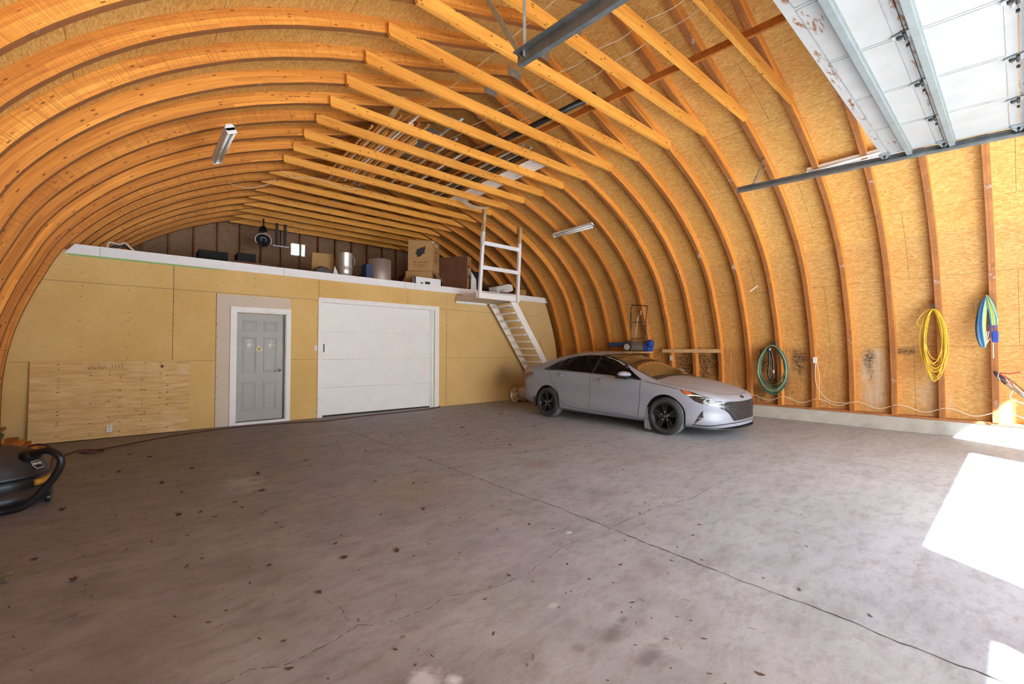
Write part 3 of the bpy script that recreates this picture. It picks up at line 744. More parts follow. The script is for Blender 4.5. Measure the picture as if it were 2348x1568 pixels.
# ------------------------------------------------------------------ open overhead door with its tracks
def zt_(y): return 3.60 + .058*y                       # height of the track
def peeled():
    t = NT('overhead_peeling_white'); v = t.tc.outputs['Object']
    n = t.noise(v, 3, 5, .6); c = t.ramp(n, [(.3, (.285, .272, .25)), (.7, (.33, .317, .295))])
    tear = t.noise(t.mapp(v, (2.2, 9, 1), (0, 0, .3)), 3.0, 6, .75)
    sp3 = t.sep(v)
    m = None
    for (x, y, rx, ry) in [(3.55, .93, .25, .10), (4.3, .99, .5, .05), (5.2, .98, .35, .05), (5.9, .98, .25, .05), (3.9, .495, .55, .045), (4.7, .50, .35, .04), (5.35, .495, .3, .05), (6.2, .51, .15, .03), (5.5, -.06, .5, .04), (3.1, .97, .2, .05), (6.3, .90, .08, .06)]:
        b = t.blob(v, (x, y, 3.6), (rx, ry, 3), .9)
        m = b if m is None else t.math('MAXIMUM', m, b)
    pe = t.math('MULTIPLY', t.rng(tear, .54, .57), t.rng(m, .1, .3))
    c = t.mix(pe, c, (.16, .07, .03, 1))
    return t.done(c, .55)
M['peel'] = peeled()
d3 = struct(E0('door_3', 'white sectional overhead door, open under the roof', None))
DX0, DX1 = 2.45, 6.66
for k in range(6):
    ya = 1.03 - .53*k; yb = ya - .524
    s_ = MB()
    def zz(y): return zt_(y) + .045
    def slabbox(x0, x1, a, b, lo, hi, m=0):
        s_.add([(x0, a, zz(a)+lo), (x1, a, zz(a)+lo), (x1, b, zz(b)+lo), (x0, b, zz(b)+lo), (x0, a, zz(a)+hi), (x1, a, zz(a)+hi), (x1, b, zz(b)+hi), (x0, b, zz(b)+hi)],
               [(0,1,2,3), (7,6,5,4), (0,4,5,1), (1,5,6,2), (2,6,7,3), (3,7,4,0)], m)
    slabbox(DX0, DX1, ya, yb, 0, .04)
    for j in range(5):                                   # recessed field edges
        xa = DX0 + .09 + .825*j; xb = xa + .80
        for a_ in (ya-.07, yb+.06): slabbox(xa, xb, a_, a_-.006, -.003, 0, 1)
        for x_ in (xa, xb-.006):
            slabbox(x_, x_+.005, ya-.07, yb+.06, -.003, 0, 1)
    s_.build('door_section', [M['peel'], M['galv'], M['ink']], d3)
def strut(y):
    s_ = MB(); z = zt_(y) + .045
    s_.box(2.4, 6.74, y-.032, y+.032, z-.012, z-.002); s_.box(2.4, 6.74, y-.022, y-.017, z-.05, z-.012); s_.box(2.4, 6.74, y+.017, y+.022, z-.05, z-.012); s_.box(2.4, 6.74, y-.022, y+.022, z-.054, z-.05)
    s_.build('reinforcing_strut', M['strut'], d3)
for y in (.79, .445, -.1, -.62, -1.15): strut(y)
def hinge(x, y):
    s_ = MB(); z = zt_(y) + .043
    s_.beam((x-.04, y+.01, z-.004), (x+.11, y+.01, z-.004), .03, .006)
    s_.prism([(x-.05, y-.035), (x+.05, y-.035), (x+.02, y+.07), (x-.02, y+.07)], z-.012, z-.001, 'z')
    s_.tube([(x-.045, y, z-.018), (x+.045, y, z-.018)], .011, 8, 1)
    s_.lathe([(.02, 0), (.016, -.02)], (x, y+.03, z-.01), 'z', 10, 1)
    s_.tube([(x+.12, y, z-.02), (x+.12, y, z-.04)], .01, 8, 1)
    s_.build('hinge', [M['galv'], M['darkmetal']], d3)
for y, xs_ in ((.505, (3.33, 4.15, 5.0, 5.85)), (-.025, (3.33, 4.2, 5.05, 5.9)), (-.555, (3.33, 4.2, 5.05, 5.9))):
    for x in xs_: hinge(x, y)
for y in (1.0, .505, -.025, -.555, -1.085):
    for x, sg_ in ((2.50, -1), (6.62, 1)):
        s_ = MB(); z = zt_(y)
        s_.box(x-.05, x+.05, y-.05, y+.05, z+.034, z+.044); s_.beam((x, y-.03, z+.035), (x, y-.0, z-.0), .04, .008, (1,0,0)); s_.beam((x, y+.03, z+.035), (x, y, z), .04, .008, (1,0,0))
        s_.tube([(x-.02*sg_, y, z), (x+.07*sg_, y, z)], .008, 8, 1); s_.lathe([(.022, .05*sg_), (.022, .075*sg_)], (x, y, z), 'x', 14, 1)
        s_.build('roller_bracket', [M['galv'], M['darkmetal']], d3)
for x, sg_, ye in ((2.36, -1, 2.64), (6.71, 1, 2.68)):
    s_ = MB()
    a, b = Vector((x, ye, zt_(ye))), Vector((x, -2.3, zt_(-2.3)))
    s_.beam(a, b, .006, .07); s_.beam(a+Vector((-sg_*.02, 0, -.035)), b+Vector((-sg_*.02, 0, -.035)), .045, .006)
    s_.beam(a+Vector((-sg_*.02, 0, .03)), b+Vector((-sg_*.02, 0, .03)), .04, .006); s_.beam(a+Vector((-sg_*.042, 0, -.026)), b+Vector((-sg_*.042, 0, -.026)), .005, .02)
    s_.beam(a+Vector((sg_*.03, 0, .045)), b+Vector((sg_*.03, 0, .045)), .06, .006); s_.beam(a+Vector((sg_*.004, 0, .01)), b+Vector((sg_*.004, 0, .01)), .006, .09)
    s_.build('track', M['track'], d3)
s_ = MB(); s_.beam((6.74, 2.50, 3.76), (7.85, 2.70, 4.60), .035, .006, (0,1,0)); s_.beam((6.74, 2.50, 3.76), (7.85, 2.70, 4.60), .006, .03, (0,1,0)); s_.build('track_hanger', M['galv'], d3)
s_ = MB(); s_.beam((6.74, 2.46, 3.76), (7.95, 2.72, 4.48), .014, .006, (0,1,0)); s_.build('track_brace', M['galv'], d3)
s_ = MB(); s_.beam((2.36, 2.58, 3.74), (2.36, 3.25, 4.84), .045, .006, (1,0,0)); s_.beam((2.36, 2.58, 3.74), (2.36, 3.25, 4.84), .006, .04, (1,0,0)); s_.build('track_brace', M['galv'], d3)
s_ = MB(); s_.beam((2.345, 2.55, 3.74), (2.345, 2.55, 4.84), .03, .006, (0,1,0)); s_.build('track_hanger', M['galv'], d3)

# ------------------------------------------------------------------ loft platform, railing and steep stair
pf = E0('loft_landing', 'white edged wooden landing jutting out from the loft edge above the stair', 'landing')
s_ = MB(); s_.box(6.46, 7.8, 8.74, YW-.035, 2.715, 2.84); s_.build('deck', M['drywall'], pf, bevel=.003)
s_ = MB(); s_.box(6.43, 7.82, 8.70, 8.738, 2.71, 2.85); s_.build('front_board', M['white'], pf, bevel=.004)
s_ = MB(); s_.box(6.44, 7.45, YW-.08, YW-.038, 2.66, 2.712); s_.build('ledger', M['white'], pf, bevel=.004)
rebase(pf, (7.1, 9.2, 2.71))
rl = E0('loft_railing', 'white two post ladder-like railing rising from the landing to the joists', 'railing')
def post(xb, zb, xt, ztp, zsplit):
    s_ = MB(); f = (zsplit-zb)/(ztp-zb); xm = xb+(xt-xb)*f
    s_.beam((xb, 8.66, zb), (xm, 8.66, zsplit), .075, .07, (0,1,0)); s_.beam((xm, 8.66, zsplit), (xt, 8.66, ztp), .075, .07, (0,1,0), 1)
    s_.build('post', [M['white'], M['plainwood']], rl, bevel=.004)
post(6.48, 2.70, 6.64, 4.98, 4.35); post(7.73, 2.68, 7.83, 4.80, 4.25)
for z, xa, xb in ((4.085, 6.61, 7.76), (3.475, 6.57, 7.73)):
    s_ = MB(); s_.box(xa, xb, 8.645, 8.683, z-.05, z+.045); s_.build('rail', M['white'], rl, bevel=.004)
rebase(rl, (7.1, 8.66, 2.71))
st = E0('steep_stair', 'steep white painted open tread stair leading up to the loft landing', 'stair')
SL = 1.38
for y, xo in ((8.74, .05), (9.53, -.03)):
    s_ = MB(); x0 = 7.50+xo
    s_.prism([(x0, 2.70), (x0+.22, 2.70), (x0+.22+2.70/SL, 0), (x0+2.70/SL, 0)], y-.02, y+.02, 'y')
    s_.build('stringer', M['white'], st, bevel=.003)
for k in range(14):
    z = 2.60 - .1865*k
    if z < .05: break
    x = 7.63 + (2.60-z)/SL
    s_ = MB(); s_.box(x-.10, x+.11, 8.765, 9.505, z-.018, z+.018); s_.build('tread', M['white'], st, bevel=.003)
rebase(st, (9.5, 9.1, 0))

# ------------------------------------------------------------------ lamps
def fixture(loc, L, label, tilt, post=None, rz=0):
    r = empty('fluorescent_fixture', loc, label, 'light fixture', None, rz); r.rotation_euler.y = tilt
    s_ = MB(); s_.prism([(-.045, .0), (.045, .0), (.06, .035), (.03, .075), (-.03, .075), (-.06, .035)], 0, L, 'y'); s_.build('housing', M['lamp'], r)
    for sx in (-.035, .035):
        s_ = MB(); s_.tube([(sx, .03, -.022), (sx, L-.03, -.022)], .016, 12); s_.build('tube', M['tubeglass'], r, smooth=True)
    for y in (0, L-.02):
        s_ = MB(); s_.box(-.055, .055, y, y+.02, -.04, .03); s_.build('end_cap', M['lamp'], r)
    return r
fixture((.93, 6.35, 4.12), 1.19, 'white twin tube light fixture hanging from the left ribs', R(-25))
fixture((8.03, 6.43, 4.30), 1.19, 'white twin tube light fixture on the right ribs, over the car', R(28))
fixture((8.25, 1.02, 4.30), 1.19, 'white twin tube light fixture beside the open overhead door', R(28))

# ------------------------------------------------------------------ things on top of the collar joists
ZJ = 4.974
def board(name, p, q, w, h, mat, label, cat, group=None, up=(0,0,1)):
    c = (Vector(p)+Vector(q))/2
    s_ = MB(); s_.beam(Vector(p)-c, Vector(q)-c, w, h, up); o = s_.build(name, mat, None, loc=c); return tag(o, label, cat, group)
board('purlin_board', (5.36, .9, ZJ+.045), (4.86, 8.6, ZJ+.045), .038, .088, M['purlin'], 'long reddish plank on edge running across the tops of the collar joists', 'plank')
s_ = MB(); s_.tube([(0, 0, 0), (-.10, 1.9, 0), (-.16, 4.6, 0)], .045, 14); s_.lathe([(.05, 0), (.05, .03)], (0, 0, 0), 'y', 14)
tag(s_.build('black_pipe', M['black'], smooth=True, loc=(4.93, 3.9, ZJ+.05)), 'long black plastic pipe lying on the collar joists beside the reddish plank', 'pipe')
for k in range(5):
    x = 5.66 + .085*k
    board('white_siding_plank', (x, 5.75+.05*(k % 2), ZJ+.006), (x+.03, 8.9, ZJ+.006), .078, .012, M['white'], 'white siding plank on the joists near the loft railing, %s of five from the left' % ORD[k+1], 'plank', 'white siding planks on the joists')
mats = ['plainwood', 'purlin', 'plainwood', 'card', 'joist', 'plainwood', 'white']
for k in range(13):
    x = 2.90 + .066*k; m = mats[k % 7]
    board('stored_lath', (x, 5.9+random.uniform(0, .9), ZJ+.02), (x+.1, 9.0+random.uniform(0, .8), ZJ+.02), .03+.012*(k % 3), .035, M[m], 'narrow lath stored on the joists, %s from the left of the pile' % ORD[k+1], 'lath', 'laths stored on the joists')
for k, (x, y, l, w_, m, lab) in enumerate([(4.15, 6.2, 2.9, .05, 'galv', 'grey metal strip lying on the joists just right of the lath pile'), (4.35, 6.6, 2.6, .09, 'stud', 'dark board lying on the joists between metal strips'), (4.55, 6.5, 2.7, .03, 'white', 'thin white strip lying on the joists left of the reddish plank'),
     (5.135, 5.6, 3.2, .06, 'galv', 'grey steel channel lying on the joists right of the black pipe'), (5.22, 5.9, 2.9, .06, 'darkmetal', 'dark steel channel lying next to the grey channel on the joists'), (5.32, 5.6, 3.1, .04, 'galv', 'narrow grey metal strip lying beside the dark channel on the joists'), (5.42, 6.0, 2.8, .08, 'blackmatte', 'black gutter length lying on the joists'), (5.54, 5.7, 3.1, .07, 'stud', 'brown board lying on the joists against the white siding planks')]):
    board('stored_strip', (x, y, ZJ+.02), (x+.04, y+l, ZJ+.02), w_, .03, M[m], lab, 'strip')
board('spare_board', (3.02, 5.9, ZJ+.16), (3.16, 7.2, ZJ+.07), .09, .02, M['plainwood'], 'pale board slanting up off the lath pile on the joists', 'plank')
s_ = MB(); s_.tube([(3.86, 5.6, ZJ+.023), (3.98, 9.2, ZJ+.023)], .022, 12); tag(s_.build('conduit_pipe', M['galv'], smooth=True), 'grey conduit pipe lying right of the lath pile on the joists', 'pipe')
def cable(pts, r, mat, name, label, cat='cable', n=6, sm=6, group=None):
    s_ = MB(); s_.tube(crom(pts, sm), r, n); return tag(s_.build(name, mat, smooth=True), label, cat, group)
def run(x0, x1, y0, y1, sag, z=ZJ+.01):
    pts = []; k0 = int(math.ceil((y0-Y0)/SP)); pts.append((x0, y0, z-.03))
    for i in range(k0, int((y1-Y0)/SP)+1):
        y = Y0+i*SP; x = x0+(x1-x0)*(y-y0)/(y1-y0)
        if y > y0+.05: pts.append((x, y+.02, z)); pts.append((x+.01, y+.32, z-sag))
    return pts
cable(run(4.23, 3.98, 1.3, 8.2, .02), .005, M['cable'], 'house_wire', 'white house wire crossing the joists, left of the two by the track', 'wire')
cable(run(4.42, 4.62, 1.3, 7.0, .03), .005, M['cable'], 'house_wire', 'white house wire crossing the joists, right of the two by the track', 'wire')
cable([(3.29, 2.9, 5.05), (3.31, 4.3, 5.02), (3.27, 5.4, 5.01), (3.2, 6.5, 5.02)], .005, M['cable'], 'house_wire', 'white house wire strung above the joists left of the steel track', 'wire')
cable([(2.1, 8.95, 4.75), (2.35, 9.0, 4.7), (2.8, 9.0, 4.78), (3.3, 9.02, 4.72), (3.7, 9.1, 4.85)], .006, M['cable'], 'loose_wire', 'loose white wire looping under the far joists by the loft wall', 'wire')
cable([(1.3, 9.3, 4.42), (1.6, 9.2, 4.36), (1.9, 9.15, 4.48), (2.05, 9.1, 4.62)], .006, M['cable'], 'loose_wire', 'short white wire curving along the left ribs over the loft wall', 'wire')
s_ = MB()
for k in range(9):
    P = []
    for t_ in range(14):
        a = t_/13; P.append((5.75+a*.75+random.uniform(-.015, .015), 8.35+.05*sin(k), 4.86-.09*sin(pi*a)*(.5+k*.08)+random.uniform(-.008, .008)))
    s_.tube(crom(P, 3), .005, 5)
tag(s_.build('wire_bundle', M['cable'], smooth=True), 'bundle of loose white wires under the joists beside the railing post', 'wires')
cable([(6.62, 8.62, 4.98), (6.56, 8.6, 4.7), (6.5, 8.6, 4.4), (6.47, 8.6, 4.1), (6.52, 8.6, 3.98), (6.57, 8.6, 4.15), (6.58, 8.6, 4.6)], .006, M['cable'], 'hanging_wire', 'white wire hanging down along the left railing post', 'wire')

# ------------------------------------------------------------------ loft contents
ZL = 3.06
YL = 10.02
def boxthing(name, x0, x1, y0, y1, z0, z1, mat, label, cat='box', parts=None, bevel=.004, rz=0):
    cx, cy = (x0+x1)/2, (y0+y1)/2
    r = empty(name, (cx, cy, z0), label, cat, None, rz)
    s_ = MB(); s_.box(x0-cx, x1-cx, y0-cy, y1-cy, 0, z1-z0); s_.build('body', mat, r, bevel=bevel)
    return r
# aluminium can with a wire handle
r = empty('metal_can', (3.76, YL+.15, ZL), 'tall shiny metal can with a rope band on the loft edge', 'can')
s_ = MB(); s_.lathe([(.155, 0), (.158, .25), (.155, .255), (.158, .26), (.158, .575), (.163, .585), (.15, .59), (.14, .55)], (0,0,0), 'z', 40); s_.build('body', M['alu'], r, smooth=True)
s_ = MB(); s_.tube([(.161*cos(a), .161*sin(a), .26+.012*sin(3*a)) for a in [2*pi*k/36 for k in range(36)]], .008, 8, closed=True); s_.build('rope_band', M['cable'], r, smooth=True)
s_ = MB(); s_.tube(crom([(.16, -.04, .52), (.2, -.05, .46), (.2, -.05, .36), (.165, -.04, .33)], 5), .006, 6); s_.build('handle', M['galv'], r, smooth=True)
s_ = MB(); s_.lathe([(.12, 0), (.12, .56)], (3.60, YL+.75, ZL), 'z', 32); tag(s_.build('metal_can', M['galv'], smooth=True), 'duller metal can half hidden left of the tall shiny can', 'can')
r = empty('metal_coil', (4.66, YL+.28, ZL), 'wide coil of rolled sheet aluminium standing on the loft edge', 'coil')
s_ = MB(); P = [(.265, 0), (.265, .57), (.255, .575), (.255, .02)]; s_.lathe(P, (0,0,0), 'z', 48, cap=False); s_.build('outer_roll', M['alu'], r, smooth=True)
s_ = MB()
Pn = [((.25-.012*a)*cos(a), (.25-.012*a)*sin(a)) for a in [k*.3 for k in range(50)]]
for a, b in zip(Pn, Pn[1:]): s_.add([(a[0], a[1], .01), (b[0], b[1], .01), (b[0], b[1], .57), (a[0], a[1], .57)], [(0,1,2,3)])
s_.build('inner_roll', M['alu'], r)
boxthing('blue_box', 4.24, 4.37, YL+.1, YL+.4, ZL, 3.47, M['navy'], 'narrow dark blue box left of the aluminium coil')
# big upright carton with print
r = boxthing('cardboard_box', 5.34, 6.2, YL, YL+.5, 3.50, 4.32, M['card'], 'tall brown carton with a black crest, topmost of the stack on the loft edge', rz=0)
r.rotation_euler.z = 0
for c in list(r.children): bpy.data.objects.remove(c)
r.location = (5.93, YL+.28, 3.50)
s_ = MB(); s_.prism([(-.44, .14), (.06, -.24), (.43, .02), (-.07, .40)], 0, .80, 'z'); s_.build('body', M['card'], r, bevel=.005)
def onface(p, q, u, h, off=.003):                      # point on a vertical face p->q at fraction u, height h
    d = Vector((q[0]-p[0], q[1]-p[1], 0)); n = Vector((d.y, -d.x, 0)).normalized()
    return Vector((p[0], p[1], 0)) + d*u + n*off + Vector((0, 0, h))
def facequad(mb, p, q, u0, u1, h0, h1, m=0, off=.003):
    A = [onface(p, q, u, h, off) for u, h in ((u0, h0), (u1, h0), (u1, h1), (u0, h1))]
    mb.add(A, [(0,1,2,3)], m)
fL = ((-.44, .14), (.06, -.24)); fR = ((.06, -.24), (.43, .02))
s_ = MB()
crest = [(.30, .46), (.36, .52), (.35, .56), (.46, .58), (.55, .62), (.66, .62), (.70, .67), (.72, .55), (.66, .54), (.70, .47), (.60, .44), (.52, .38), (.38, .36), (.36, .42)]
s_.add([onface(*fL, u, h) for u, h in crest], [tuple(range(len(crest)))])
for (a, b, c, d, mm) in [(.24, .82, .215, .24, 1), (.26, .74, .17, .18, 1), (.26, .76, .14, .15, 1), (.30, .7, .11, .12, 1)]:
    n_ = int((b-a)/.055)
    for k in range(n_):
        if (k*7) % 5 != 4: facequad(s_, *fL, a+.055*k, a+.055*k+.042, c, d, mm)
for rr in range(3):
    for k in range(7):
        if (k+rr) % 4 != 3: facequad(s_, *fR, .30+.06*k, .345+.06*k, .48-.11*rr, .57-.11*rr-(.03 if k % 2 else 0), 1)
for k in range(8): facequad(s_, *fR, .14+.08*k, .2+.08*k, .615, .635, 1)
facequad(s_, *fR, .42, .66, .68, .72, 2); facequad(s_, *fR, .0, .22, .745, .79, 2)
s_.build('printing', [M['ink'], M['brownink'], M['paper']], r)
r = empty('cardboard_box', (5.94, YL+.32, ZL), 'squat open brown carton under the tall carton with the black crest', 'box')
s_ = MB(); s_.prism([(-.47, .18), (.06, -.24), (.46, .05), (-.07, .47)], 0, .44, 'z'); s_.build('body', M['card'], r, bevel=.005)
s_ = MB(); s_.add([(.46, .05, .40), (.1, -.26, .40), (.17, -.36, .20), (.56, -.04, .22)], [(0,1,2,3)]); s_.build('flap', M['card'], r); s_ = MB(); s_.add([(-.47, .18, .38), (-.47, .18, .1), (-.62, .1, .12), (-.56, .12, .2)], [(0,1,2,3)]); s_.build('flap', M['card'], r)
r = empty('foam_tray', (5.72, 9.86, ZL), 'white foam packing tray at the loft edge, in front of the cartons', 'tray')
s_ = MB(); s_.box(-.39, .39, -.08, .08, 0, .03); s_.box(-.39, .39, -.08, -.05, 0, .19); s_.box(-.39, .39, .05, .08, 0, .19); s_.box(-.39, -.35, -.08, .08, 0, .19); s_.box(.35, .39, -.08, .08, 0, .19); s_.build('body', M['styro'], r, bevel=.006)
s_ = MB(); s_.box(-.10, .04, -.083, -.079, .03, .09); s_.box(-.22, -.16, -.083, -.079, .03, .06); s_.build('notch', M['ink'], r)
r = empty('flat_carton', (6.98, YL+.25, ZL), 'large flat dark brown television carton standing on edge, right of the crest carton', 'box')
pL = ((-.36, .62), (.13, -.20)); pR = ((.13, -.20), (.36, -.06))
s_ = MB(); s_.prism([pL[0], pL[1], pR[1], (-.13, .76)], 0, 1.0, 'z'); s_.build('body', [M['card2']], r, bevel=.004)
s_ = MB(); facequad(s_, *pR, 0, 1, .005, .995, 0, .002); s_.build('end_panel', M['card'], r)
s_ = MB()
for h in (.07, .40, .68): facequad(s_, *pR, .2, .55, h, h+.06, 0, .004)
facequad(s_, *pR, .4, .85, .47, .66, 1, .004); facequad(s_, *pR, .5, .62, .49, .64, 0, .005)
for h in (.15, .19, .24, .8): facequad(s_, *pR, .4, .8, h, h+.015, 2, .004)
s_.build('printing', [M['ink'], M['paper'], M['brownink']], r)
s_ = MB(); s_.prism([(7.20, ZL), (7.40, ZL), (7.38, 3.42), (7.22, 3.62)], YL, YL+.02, 'y'); s_.lathe([(.012, 0), (.012, .004)], (7.33, YL-.003, 3.24), 'y', 14, 1)
tag(s_.build('foam_sheet', [M['paper'], M['ink']]), 'white slanted foam panel beside the flat television carton', 'panel')
r = empty('white_carton', (8.38, YL+.15, ZL+.06), 'white carton tipped on its side behind the loft railing', 'box'); r.rotation_euler = (0, R(-15), R(12))
s_ = MB(); s_.box(-.3, .3, -.15, .15, 0, .24); s_.build('body', M['paper'], r, bevel=.004); s_ = MB(); s_.add([(.3, -.15, .24), (.3, -.15, 0), (.4, -.2, .02), (.42, -.19, .18)], [(0,1,2,3)]); s_.build('flap', M['paper'], r)
s_ = MB(); s_.box(-.2, .05, -.153, -.151, .1, .115); s_.box(-.18, .0, -.153, -.151, .07, .078); s_.build('printing', M['greypaint'], r)
boxthing('small_carton', 8.98, 9.3, YL, YL+.2, ZL, 3.29, M['card'], 'small brown carton at the right end of the loft edge')
boxthing('small_carton', 8.2, 8.75, YL-.16, YL-.04, ZL, 3.13, M['card2'], 'small brown carton under the tipped white carton')
s_ = MB(); s_.box(7.55, 8.0, 10.5, 11.2, ZL, 3.75); tag(s_.build('dark_crate', M['blackmatte'], bevel=.01), 'black crate in the shadow behind the railing', 'crate')
s_ = MB(); s_.prism([(3.15, ZL), (3.66, ZL), (3.64, 3.68), (3.17, 3.66)], 10.6, 10.62, 'y'); tag(s_.build('cardboard_sheet', M['card']), 'brown cardboard sheet standing left of the metal cans', 'cardboard')
s_ = MB()
P = crom([(2.98, 10.2, ZL+.01), (3.1, 10.2, 3.2), (3.26, 10.2, 3.30), (3.42, 10.2, 3.26), (3.56, 10.2, ZL+.02)], 5)
vs = []; fs = []
for i, p in enumerate(P):
    for j in range(9): a = pi*j/8; vs.append((p.x, 10.32-.22*cos(a), ZL+(p.z-ZL)*sin(a)**.7*(1+.05*sin(i*1.7+j))))
for i in range(len(P)-1):
    for j in range(8): fs.append((i*9+j, i*9+j+1, (i+1)*9+j+1, (i+1)*9+j))
s_.add(vs, fs); tag(s_.build('grey_sack', M['greycloth'], smooth=True), 'grey crumpled plastic sack left of the metal cans', 'sack')
s_ = MB(); s_.add([(3.46, 10.1, ZL), (3.62, 10.1, ZL), (3.50, 10.1, 3.32)], [(0,1,2)]); s_.add([(3.46, 10.108, ZL), (3.62, 10.108, ZL), (3.50, 10.108, 3.32)], [(2,1,0)]); tag(s_.build('paper_scrap', M['paper']), 'curled grey paper scrap against the tall shiny can', 'paper')
s_ = MB(); vs = []; fs = []
for i in range(13):
    for j in range(9):
        u, v_ = i/12, j/8; vs.append((2.40+.58*u, 10.5+.5*v_, ZL+.24*sin(pi*u)**.6*sin(pi*v_)**.6*(.75+.25*sin(7*u+3*v_))))
for i in range(12):
    for j in range(8): fs.append((i*9+j, i*9+j+1, (i+1)*9+j+1, (i+1)*9+j))
s_.add(vs, fs); tag(s_.build('red_tarp', M['redcloth'], smooth=True), 'folded dark red tarp lying on the loft', 'tarp')
r = boxthing('dark_tub', 1.75, 2.09, 10.9, 11.3, ZL+.19, 3.50, M['blackmatte'], 'dark tub standing on a cardboard sheet at the left of the loft', 'tub')
boxthing('flat_cardboard', 1.6, 2.25, 10.5, 11.5, ZL, ZL+.19, M['card2'], 'low dark carton under the tub at the left of the loft')
boxthing('dark_bin', 1.1, 1.62, 11.2, 11.7, ZL, 3.52, M['blackmatte'], 'dark bin left of the tub at the back of the loft', 'bin')
for (x, y, w_, h, lab) in [(4.9, 11.2, .6, .35, 'dim dark box behind the aluminium coil'), (4.2, 11.5, .5, .5, 'dim dark box behind the metal can'), (8.9, 11.3, .7, .5, 'dim dark box at the right back of the loft'), (6.6, 11.8, .9, .6, 'dim dark box behind the flat television carton')]:
    boxthing('stored_box', x-w_/2, x+w_/2, y, y+.5, ZL, ZL+h, M['card2'], lab)
# bicycle pump like tool bundle on the left end
r = empty('folded_hose', (-.10, 9.78, ZL+.005), 'small bundle of pale and black hose at the left end of the loft edge', 'hose')
s_ = MB(); s_.tube(crom([(-.17, 0, .02), (-.14, .0, .11), (-.02, .02, .10), (.05, 0, .13), (.12, .0, .06), (.17, 0, .01)], 6), .018, 8); s_.build('pale_hose', M['cable'], r, smooth=True)
s_ = MB(); s_.tube(crom([(-.13, .05, .02), (-.05, .05, .07), (.06, .05, .09), (.14, .05, .02)], 6), .025, 8); s_.build('black_hose', M['black'], r, smooth=True)
# basketball hoop and shelf bracket hanging at the back
r = empty('basketball_hoop', (2.66, 13.0, 4.27), 'small basketball hoop with round backboard hanging at the back of the loft', 'basketball hoop')
s_ = MB(); s_.tube([(.19*cos(a), 0, .04+.17*sin(a)) for a in [pi*k/20 for k in range(-4, 25)]], .01, 6); s_.build('backboard_rim', M['white'], r, smooth=True)
s_ = MB(); s_.tube([(-.055, -.01, 0), (-.055, -.01, .1), (.055, -.01, .1), (.055, -.01, 0)], .006, 6); s_.build('target_square', M['white'], r)
s_ = MB(); s_.lathe([(.17, 0), (.17, .01)], (0, .015, .04), 'y', 30); s_.build('backboard', M['blackmatte'], r)
s_ = MB(); s_.tube([(.09*cos(a), -.12+.09*sin(a), -.05) for a in [2*pi*k/20 for k in range(20)]], .008, 6, closed=True)
for k in range(10): a = 2*pi*k/10; s_.tube([(.09*cos(a), -.12+.09*sin(a), -.05), (.05*cos(a+.5), -.12+.05*sin(a+.5), -.2)], .003, 4)
s_.build('hoop_net', M['darkmetal'], r)
s_ = MB(); s_.lathe([(.11, 0), (.05, .12)], (-.01, 0, .28), 'z', 16); s_.tube([(0, 0, .22), (0, 0, .6)], .02, 8); s_.build('mount', M['black'], r)
r = empty('hanging_shelf', (3.07, 13.0, 4.19), 'narrow white shelf hung on two black brackets right of the basketball hoop', 'shelf')
s_ = MB(); s_.box(-.2, .2, -.05, .05, 0, .02); s_.build('shelf_board', M['white'], r)
for x in (-.09, .11):
    s_ = MB(); s_.box(x-.03, x+.03, -.03, .03, .02, .62); s_.build('bracket', M['black'], r)

# ------------------------------------------------------------------ leaning plywood sheet
r = empty('plywood_sheet', (-.12, YW-.05, 0), 'large nail-marked plywood sheet leaning against the loft wall', 'plywood'); r.rotation_euler.x = R(-3.2)
r.location = (-.12, YW-.11, .012)
s_ = MB(); s_.box(-.96, .96, 0, .015, 0, 1.225)
s_.box(-.965, -.96, -.001, .016, 0, 1.225, 1)
for x in (-.66, -.3, -.08, .05, .32, .36, .56, .66):
    for k in range(14):
        z = .06+.085*k+random.uniform(-.03, .03)
        if random.random() < (.25 if x in (-.66, .66) else .5) or z > 1.2: continue
        s_.box(x-.012+random.uniform(-.01, .01), x+.010, -.0015, 0, z-.006, z+.006, 2)
s_.build('sheet', [M['ply'], M['purlin'], M['brownink']], r)
s_ = MB()
for a in ((-.34, -.12, 1.155, 1.158), (-.34, -.12, 1.09, 1.093)): s_.box(a[0], a[1], -.0012, 0, a[2], a[3])
for x in (-.34, -.12): s_.box(x, x+.002, -.0012, 0, 1.09, 1.158)
for rr, z in enumerate((1.135, 1.117, 1.10)):
    for k in range(11):
        if (k*3+rr) % 4: s_.box(-.33+.018*k, -.317+.018*k, -.0012, 0, z-.004, z+.005)
for k in range(4):
    for z in (1.12, 1.15): s_.box(-.06+.04*k, -.045+.04*k, -.0012, 0, z, z+.012)
s_.box(.02, .2, -.0012, 0, 1.17, 1.172); s_.box(.56, .60, -.0012, 0, 1.10, 1.15)
s_.build('stamp', M['brownink'], r)

